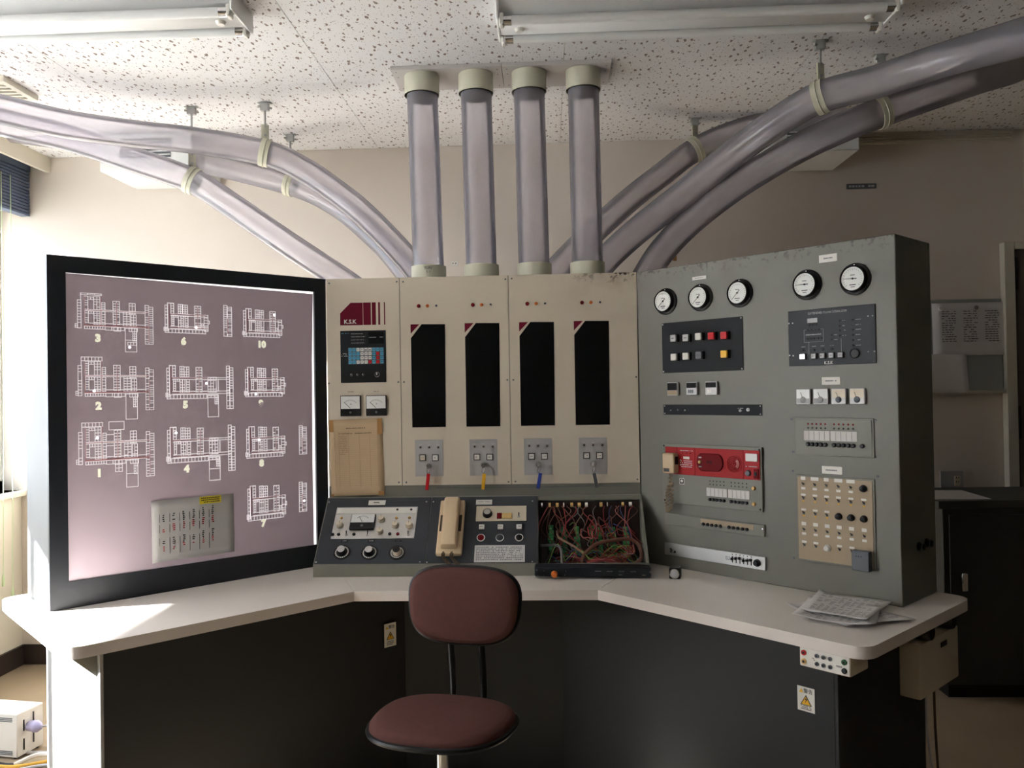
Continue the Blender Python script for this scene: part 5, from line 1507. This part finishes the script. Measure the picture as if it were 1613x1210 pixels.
def clamp(key, px_pt, rod_xy, label, rod=True):
    pts = PATH[key]
    P = Vector(px_pt)
    i = min(range(1, len(pts) - 1), key=lambda n: (pts[n] - P).length)
    p = pts[i]; d_ = (pts[i + 1] - pts[i - 1]).normalized()
    r = .0555 if key not in 'DE' else .0575
    t = thing('pipe_clamp', label, 'pipe clamp', Tr(p.x, p.y, p.z), 'tube hangers')
    m = MB()
    bi = d_.cross(Vector((0, 0, 1))).normalized()
    nu = bi.cross(d_)
    n = 36
    for rr0, rr1, w in ((r + .0006, r + .0045, .019),):
        vs = []
        for (ra, wa) in ((rr0, -w), (rr1, -w), (rr1, w), (rr0, w)):
            for k in range(n):
                a_ = 2 * PI * k / n
                vs.append(p + d_ * wa + ra * (math.cos(a_) * nu + math.sin(a_) * bi))
        fs = [(s_ * n + k, s_ * n + (k + 1) % n, ((s_ + 1) % 4) * n + (k + 1) % n, ((s_ + 1) % 4) * n + k) for s_ in range(4) for k in range(n)]
        m.add(vs, fs)
    m.build('band', M_collar, t, I4)
    rib = [p + (r + .0052) * (math.cos(2 * PI * k / n) * nu + math.sin(2 * PI * k / n) * bi) for k in range(n + 1)]
    MB().tube(rib, .003, 6).build('band_rib', M_collar, t, I4)
    top = p + Vector((0, 0, r + .004))
    MB().box(-.016, .016, -.004, .004, -.005, .062).build('bracket', M_collar, t, Tr(*top) @ Matrix.Rotation(.5, 4, 'Z'), .001)
    MB().lathe([(.006, -.008), (.006, .008)], 8, '-y', (0, 0, .016)).build('bolt', M_galv, t, Tr(*top) @ Matrix.Rotation(.5, 4, 'Z'))
    MB().tube([top + Vector((0, 0, .05)), Vector((top.x, top.y, 2.60))], .005, 8).build('rod', M_galv, t, I4)
    MB().box(-.018, .018, -.012, .012, -.035, 0).box(-.03, .03, -.012, .012, -.004, 0).build('ceiling_anchor', M_galv, t, Tr(top.x, top.y, 2.63), .002)
    MB().lathe([(.005, -.03), (.005, .03)], 8, '-y', (0, 0, -.02)).build('bolt', M_galv, t, Tr(top.x, top.y, 2.63) @ Matrix.Rotation(-1.0, 4, 'Z'))
clamp('B', (-1.2839,0.82,2.3102), None, 'hanger clamp on the lowest of the left curved tubes, above the screen')
clamp('A', (-0.9485,0.8,2.4136), None, 'hanger clamp on the nearest of the left curved tubes')
clamp('C', (-0.9754,1.236,2.3899), None, 'small hanger clamp on the hindmost left curved tube')
clamp('D', (1.266,0.349,2.4249), None, 'hanger clamp on the nearest of the right curved tubes')
clamp('E', (1.5339,0.5,2.4097), None, 'hanger clamp on the right tube that ends in the flange')
clamp('F', (0.9523,1.18,2.483), None, 'hanger clamp on the hindmost right curved tube')

# ------------------------------------------------------------------ ceiling lights (switched off) and hung boxes
def batten(x0, x1, y, label):
    t = thing('fluorescent_light', label, 'ceiling light', Tr((x0 + x1) / 2, y, 2.63), 'fluorescent battens')
    body = [(-.085, 2.63), (-.045, 2.57), (.045, 2.57), (.085, 2.63)]
    vs = [(x, y + a, z) for x in (x0, x1) for a, z in body]
    MB().add(vs, [(0, 1, 2, 3), (7, 6, 5, 4), (0, 4, 5, 1), (1, 5, 6, 2), (2, 6, 7, 3), (3, 7, 4, 0)]).build('body', M_lampw, t, I4, .002)
    for x in (x0 - .004, x1 - .006):
        MB().box(x, x + .010, y - .092, y + .092, 2.566, 2.63).build('end_plate', M_lampw, t, I4, .003)
    for s_ in (-1, 1):
        yy = y + s_ * .070; z = 2.568
        for xa, xb_ in ((x0 + .006, x0 + .022), (x1 - .022, x1 - .006)):
            MB().box(xa, xb_, yy - .016, yy + .016, z - .020, z + .022).build('lamp_holder', M_white, t, I4, .004)
        lm = MB().tube([(x0 + .045, yy, z), (x1 - .045, yy, z)], .0155, 20).build('lamp', M_lampw, t, I4)
        for xa, xb_ in ((x0 + .018, x0 + .046), (x1 - .046, x1 - .018)): MB().tube([(xa, yy, z), (xb_, yy, z)], .0158, 20).build('lamp_cap', M_chrome, lm, I4)
    MB().lathe([(.017, 0), (.012, -.010)], 14, '+z', (x1 - .07, y, 2.57)).build('starter', M_white, t, I4)
    MB().lathe([(.017, 0), (.012, -.010)], 14, '+z', (x0 + .07, y, 2.57)).build('starter', M_white, t, I4)
batten(.105, 1.385, .03, 'twin-tube white ceiling batten above the upright tubes')
batten(-1.99, -.71, -.10, 'twin-tube white ceiling batten at the upper left edge')
# white boxes hung below the ceiling near the back wall
for i, (x0, x1) in enumerate(((-1.865, -1.42), (1.27, 1.69))):
    M = Tr((x0 + x1) / 2, 1.3, 2.45)
    t = thing('ceiling_box', 'white box hung under the ceiling behind the %s curved tubes' % ('left', 'right')[i], 'box', M)
    w = (x1 - x0) / 2
    MB().box(-w, w, -.16, .195, 0, .1795).build('casing', M_lampw, t, M, .004)
    MB().box(-w * .55, w * .55, -.163, -.158, .06, .15).build('grille', M_greyp, t, M)
    for k in range(5): MB().box(-w * .55, w * .55, -.168, -.161, .07 + k * .016, .074 + k * .016).build('slat', M_lampw, t, M)
# square ceiling vent at the left edge
M = Tr((-1.9509,0.5194,2.62)[0], (-1.9509,0.5194,2.62)[1], 2.62)
t = thing('ceiling_vent', 'cream square ceiling vent frame at the left edge', 'vent', M)
f = MB()
for a in ((-.11, .11, -.11, -.085), (-.11, .11, .085, .11), (-.11, -.085, -.085, .085), (.085, .11, -.085, .085)): f.box(*a, -.014, .0095)
f.build('vent_frame', M_trim, t, M, .001)
MB().box(-.085, .085, -.085, .085, .004, .0095).build('vent_back', M_greyp, t, M)
for k in range(5): MB().box(-.085, .085, -.075 + k * .034, -.06 + k * .034, -.008, .002).build('slat', M_trim, t, M)

# ------------------------------------------------------------------ window blinds and cords
BL = [(-2.34, -1.16, .95), (-1.12, .28, 1.41), (.30, 1.498, 2.42)]  # first blind hangs on the added window and glows as fill
BLL = ['fully lowered white roller blind on the window nearest the camera', 'half lowered white roller blind beside the display cabinet', 'dark blue slat blind drawn up in a stack by the back wall']
for (y0, y1, z), lb in zip(BL, BLL):
    t = thing('roller_blind', lb, 'blind', Tr(-2.47, (y0 + y1) / 2, 2.5), 'window blinds')
    if z > 2.3:
        for k in range(14): MB().box(-2.482, -2.435, y0 + .01, y1 - .005, 2.325 + k * .0165, 2.337 + k * .0165).build('slat', M_handle_backlit, t, I4, smooth=False)  # stack seen against the light: that shade is put into its colour
        MB().box(-2.485, -2.43, y0 + .01, y1 - .005, 2.557, 2.60).build('head_rail', M_handle_backlit, t, I4)
        continue
    MB().tube([(-2.455, y0, 2.565), (-2.455, y1, 2.565)], .022, 16).build('roller', M_white, t, I4)
    MB().box(-2.4802, -2.4796, y0 + .01, y1 - .01, z, 2.565).build('fabric', M_blind, t, I4, smooth=False)
    MB().box(-2.488, -2.472, y0 + .01, y1 - .01, z - .02, z).build('bottom_bar', M_white, t, I4, .003)
cpx = [(-2.44,1.278,2.5669), (-2.44,1.3071,0.0479)]
y_ = cpx[0][1]
for k, (yy, zb) in enumerate(((1.26, .5), (1.33, .42))):
    t = thing('blind_cord', ('pale green blind pull cord with a tassel by the corner', 'second pale green blind cord closest to the corner')[k], 'cord', Tr(-2.43, yy, zb))
    MB().tube([(-2.43, yy, 2.5), (-2.428, yy, 1.4), (-2.425, yy - .02, zb)], .0022, 6).build('cord', M_blindcord, t, I4)
    MB().lathe([(.003, .02), (.007, 0), (.008, -.03), (.006, -.04)], 10, '+z', (-2.425, yy - .02, zb)).build('tassel', M_blindcord, t, I4)

# ------------------------------------------------------------------ right background
M = Tr(2.4, 1.2, 0)
cb = thing('low_cabinet', 'dark low steel cabinet against the back wall behind the instrument cabinet', 'cabinet', M)
MB().box(1.96, 3.3, 1.0, 1.44, .06, .83).build('body', M_cab, cb, I4, .003)
MB().box(1.93, 3.33, .97, 1.46, .83, .865).build('cabinet_top', M_cab, cb, I4, .003)
MB().box(1.98, 3.28, 1.02, 1.44, 0, .06).build('plinth', M_blackp, cb, I4)
for x0, x1 in ((1.985, 2.62), (2.64, 3.28)): MB().box(x0, x1, .992, 1.0, .09, .80).build('cabinet_door', M_cab, cb, I4, .002)
MB().box(2.03, 2.055, .978, .994, .47, .55).build('handle', M_chrome, cb, I4, .003)
pz = [(1.9837,1.0981,0.866), (2.1033,1.3522,0.866), (2.2055,1.3424,0.866), (2.1744,1.0157,0.866)]
t = tag(MB().slab([(p[0], p[1]) for p in ((1.86, 1.03), (2.17, 1.0), (2.20, 1.32), (1.98, 1.34))], .8655, .868).build('paper_stack', M_paper), 'white sheets lying on top of the dark low cabinet', 'paper')
bd = thing('notice_board', 'grey notice board with a ledge beside the dark door', 'board', Tr(2.3, 1.49, 1.55))
a, b = (1.95, 1.335), (2.49, 1.79)
MB().box(a[0], b[0], 1.480, 1.499, a[1], b[1]).build('board', mat('board_grey', (.30, .31, .29), .5), bd, I4, .002)
MB().box(a[0], b[0], 1.455, 1.482, a[1] - .012, a[1] + .004).build('ledge', M_trim, bd, I4, .001)
def sheet_on_wall(x0, x1, z0, z1, y, name, label, curl, mt=None, rows=0):
    M = Tr((x0 + x1) / 2, y, (z0 + z1) / 2)
    t = thing(name, label, 'paper', M)
    w, h = x1 - x0, z1 - z0
    n = 8
    vs = [(-w / 2 + w * i / n, -curl * ((i / n - .5) ** 2 * 4 * (1 - k / n)), -h / 2 + h * k / n) for k in range(n + 1) for i in range(n + 1)]
    s = MB().add(vs, [(k * (n + 1) + i, k * (n + 1) + i + 1, (k + 1) * (n + 1) + i + 1, (k + 1) * (n + 1) + i) for k in range(n) for i in range(n)]).build('sheet', mt or M_paper, t, M)
    s.modifiers.new('thick', 'SOLIDIFY').thickness = .0004
    if rows:
        for c in range(3): dashes(M @ Tr(0, -curl * .6 - .001, 0), -w * .38 + c * w * .27, -h * .25, -w * .20 + c * w * .27, h * .36, t, rows, M_ink, R_, cell=.02, hgt=.3)
    return t, M
t, M = sheet_on_wall(2.15, 2.535, 1.512, 1.772, 1.476, 'list_sheet', 'large printed list sheet pinned across the notice board and door frame', .006, None, 14)
for x in (-.15, .02): MB().lathe([(.013, .001), (.010, .010)], 14).build('magnet', M_chrome if x > 0 else M_white, t, M @ Tr(x, 0, .105))
t, M = sheet_on_wall(2.10, 2.30, 1.33, 1.52, 1.45, 'curled_sheet', 'white sheet with folded-over corner standing on the board ledge', .02)
oa, ob = (2.1821,1.5,0.9421), (2.294,1.5,0.8464)
t = thing('wall_outlet', 'steel wall outlet plate just above the dark low cabinet', 'outlet', Tr((oa[0] + ob[0]) / 2, 1.5, .90))
MB().box(oa[0], ob[0], 1.492, 1.5, .86, oa[2]).build('plate', M_silver, t, I4, .001)
MB().box(ob[0] - .045, ob[0] - .018, 1.488, 1.492, .87, oa[2] - .025).build('socket', M_ivory, t, I4, .001)
for z in (.885, .905):
    for x in (ob[0] - .037, ob[0] - .026): MB().box(x - .0015, x + .0015, 1.4872, 1.4884, z, z + .009).build('slot', M_blackp, t, I4)
a, b = (1.7558,1.5,2.3781), (1.902,1.5,2.3566)
t = thing('wall_strip', 'small dark slotted strip high on the back wall', 'vent', Tr((a[0] + b[0]) / 2, 1.5, a[2]))
MB().box(a[0], b[0], 1.494, 1.5, b[2] - .002, a[2] + .002).build('strip', M_greyp, t, I4, .001)
dashes(Tr(0, 1.494, 0), a[0] + .01, b[2], b[0] - .01, a[2], t, 1, M_inklt, R_, cell=.02)
p = (-0.2171,1.5,2.0279)
t = thing('wall_socket', 'tiny white wall socket visible between the first two upright tubes', 'outlet', Tr(p[0], 1.5, p[2]))
MB().box(p[0] - .018, p[0] + .018, 1.495, 1.5, p[2] - .012, p[2] + .012).build('socket_plate', M_white, t, I4, .001)
for dx in (-.007, .007): MB().box(p[0] + dx - .002, p[0] + dx + .002, 1.4942, 1.4952, p[2] - .002, p[2] + .004).build('slot', M_blackp, t, I4)
p = (0.8984,1.5,2.0293)
tag(MB().box(p[0] - .009, p[0] + .009, 1.498, 1.5, p[2] - .014, p[2] + .014).build('tape_scrap', M_tape), 'scrap of brown tape on the back wall right of the tubes', 'tape')

# ------------------------------------------------------------------ chair
CHM = Tr(-.055, -.45, 0) @ Matrix.Rotation(math.radians(-13), 4, 'Z')
ch = thing('office_chair', 'maroon fabric swivel chair without armrests standing in the kneehole', 'chair', CHM)
def cushion(w, d_, h, ex, n=28, rings=((.86, 0), (1, .3), (1, .55), (.93, .85), (.6, 1.0), (.25, 1.06)), front=0):
    """superellipse pad in x,y rising along z"""
    m = MB()
    vs = []
    for f_, z in rings:
        for k in range(n):
            t = 2 * PI * k / n
            c, s_ = math.cos(t), math.sin(t)
            x = math.copysign(abs(c) ** (2 / ex), c) * w * f_
            y = math.copysign(abs(s_) ** (2 / ex), s_) * d_ * f_
            y *= 1 if y > 0 else 1 + front
            vs.append((x * (1 + .05 * (y / d_)), y, z * h))
    fs = [(i * n + k, i * n + (k + 1) % n, (i + 1) * n + (k + 1) % n, (i + 1) * n + k) for i in range(len(rings) - 1) for k in range(n)]
    fs += [list(range(n))[::-1], [(len(rings) - 1) * n + k for k in range(n)]]
    return m.add(vs, fs)
def rim(w, d_, ex, z, r, n=56):
    P = []
    for k in range(n + 1):
        t = 2 * PI * k / n
        c, s_ = math.cos(t), math.sin(t)
        y = math.copysign(abs(s_) ** (2 / ex), s_) * d_
        P.append((math.copysign(abs(c) ** (2 / ex), c) * w * (1 + .05 * (y / d_)), y, z))
    return MB().tube(P, r, 8)
MS = CHM @ Tr(0, 0, .448) @ Matrix.Rotation(math.radians(-2), 4, 'X')
MB().box(-.12, .12, -.08, .12, -.016, 0).build('seat_pan', M_blackp, ch, MS, .005)
sm_ = cushion(.195, .180, .055, 2.6).build('seat', M_fabric, ch, MS)
sm_.modifiers.new('sub', 'SUBSURF').levels = 2; sm_.modifiers['sub'].render_levels = 2
rim(.194, .179, 2.6, .016, .008).build('seat_edging', M_blackp, ch, MS)
MBk = CHM @ Tr(.012, .175, .748) @ Matrix.Rotation(math.radians(-8), 4, 'X') @ Matrix.Rotation(PI / 2, 4, 'X')
bk = cushion(.167, .108, .045, 3.1, rings=((.86, 0), (1, .25), (1, .5), (.94, .85), (.6, .96), (.25, .97))).build('backrest', M_fabric, ch, MBk)
bk.modifiers.new('sub', 'SUBSURF').levels = 2; bk.modifiers['sub'].render_levels = 2
rim(.167, .108, 3.1, .010, .0065).build('backrest_edging', M_blackp, ch, MBk)
cushion(.150, .100, .012, 2.7, rings=((.9, 0), (1, .5), (1, 1))).build('backrest_shell', M_blackp, ch, MBk @ Tr(0, 0, -.008))
for x in (-.048, .048):
    MB().tube(catmull([CHM @ Vector((x, .10, .435)), CHM @ Vector((x, .20, .43)), CHM @ Vector((x, .228, .47)), CHM @ Vector((x, .215, .60)), CHM @ Vector((x, .195, .70))], 6), .010, 10).build('back_post', M_blackp, ch, I4)
MB().lathe([(.024, .395), (.024, .44)], 20, '+z').build('column_sleeve', M_blackp, ch, CHM)
MB().lathe([(.0165, .10), (.0165, .40)], 20, '+z').build('column', M_chrome, ch, CHM)
MB().lathe([(.04, .08), (.036, .14), (.02, .15)], 20, '+z').build('base_hub', M_blackp, ch, CHM)
for k in range(5):
    Mk = CHM @ Matrix.Rotation(2 * PI * k / 5 + .3, 4, 'Z')
    MB().tube([(.02, 0, .115), (.16, 0, .095), (.26, 0, .065)], [.022, .017, .013], 10).build('base_leg', M_blackp, ch, Mk)
    c = MB().lathe([(.024, -.009), (.025, 0), (.024, .009)], 16, '-y', (.26, .013, .025)).lathe([(.024, -.009), (.025, 0), (.024, .009)], 16, '-y', (.26, -.013, .025)).build('caster', M_blackp, ch, Mk)

# ------------------------------------------------------------------ power box and cables on the floor, lower left
FPB = FR((-1.93, .52, 0), (.97, -.24, 0), (.24, .97, 0), (0, 0, 1))
a0 = (-1.7873,0.3693,0.01); a1 = (-1.7652,0.5003,0.01)
v_ = Vector((a1[0] - a0[0], a1[1] - a0[1], 0)); L_ = v_.length; v_.normalize()
FPB = FR((a0[0], a0[1], 0), v_, (-v_.y, v_.x, 0), (0, 0, 1))    # x along the socket face; y runs into the box
pb = thing('power_box', 'cream metal power box with a clear plug on the floor at lower left', 'power box', FPB)
hh = .172
MB().box(0, L_, 0, .32, .008, hh).build('casing', M_ivory if False else M_white, pb, FPB, .003)
for x, y in ((.02, .02), (L_ - .02, .02), (.02, .29), (L_ - .02, .29)): MB().lathe([(.01, 0), (.01, .009)], 12, '+z', (x, y, 0)).build('foot', M_blackp, pb, FPB)
for fx, fz in ((.26, .72), (.62, .80), (.26, .30), (.62, .36)):
    o = MB().box(L_ * fx, L_ * (fx + .22), -.002, 0, hh * fz - .024, hh * fz + .018).build('socket_cover', M_white, pb, FPB, .001)
    MB().box(L_ * fx - .004, L_ * fx, -.003, 0, hh * fz - .024, hh * fz + .018).build('socket_slot', M_blackp, o, FPB)
for k in range(3):
    for z in (.155, .03): MB().box(-.0012, 0, .02, .10, z - .006 * k, z - .006 * k + .003).build('louvre', M_greyp, pb, FPB)
pg = thing('power_plug', 'clear lavender plug pushed into the cream power box', 'plug', FPB @ Tr(L_ * .42, -.002, hh * .66))
MPg = FPB @ Tr(L_ * .42, -.002, hh * .64)
MB().lathe([(.016, 0), (.020, .004), (.021, .022), (.023, .026), (.022, .040), (.012, .054), (.006, .060)], 20).build('plug_body', mat('lavender_plastic', (.42, .40, .60), .25), pg, MPg)
MB().lathe([(.017, -.0), (.017, .004)], 16).build('plug_face', M_blackp, pg, MPg)
MB().tube(catmull([MPg @ Vector((0, -.056, 0)), MPg @ Vector((.05, -.09, -.004)), MPg @ Vector((.12, -.10, -.01)), MPg @ Vector((.2, -.08, -.05)), MPg @ Vector((.24, -.05, -.105))], 8), .0045, 8).build('plug_cord', M_cable, pg, I4)
CB = [('grey_cable', M_cable, .008, [(-1.74, .50), (-1.62, .46), (-1.52, .49), (-1.45, .52)], 'upper grey cable lying on the floor right of the power box'),
      ('grey_cable', M_cable, .007, [(-1.78, .42), (-1.66, .42), (-1.58, .40), (-1.45, .42)], 'middle grey cable lying on the floor below the power box'),
      ('white_cable', M_white, .009, [(-1.76, .31), (-1.70, .36), (-1.62, .36), (-1.5, .42)], 'thick white cable on the floor below the power box'),
      ('orange_cable', M_cableo, .007, [(-1.92, .36), (-1.84, .31), (-1.75, .30), (-1.66, .34), (-1.56, .38)], 'orange cable on the floor at the lower left corner'),
      ('grey_cable', M_cable, .006, [(-1.72, .28), (-1.66, .31), (-1.58, .33), (-1.48, .34)], 'lowest grey cable on the floor at lower left'),
      ('dark_cable', M_slate, .005, [(-1.95, .40), (-1.86, .345), (-1.80, .325), (-1.74, .33)], 'dark cable running under the power box')]
for nm, mt, r, P, lb in CB:
    lift = .017 if nm == 'white_cable' else .001
    tag(MB().tube(catmull([(x, y, r + (lift if 0 < k < len(P) - 1 else .001)) for k, (x, y) in enumerate(P)], 8), r, 8).build(nm, mt), lb, 'cable', 'cables on the floor')
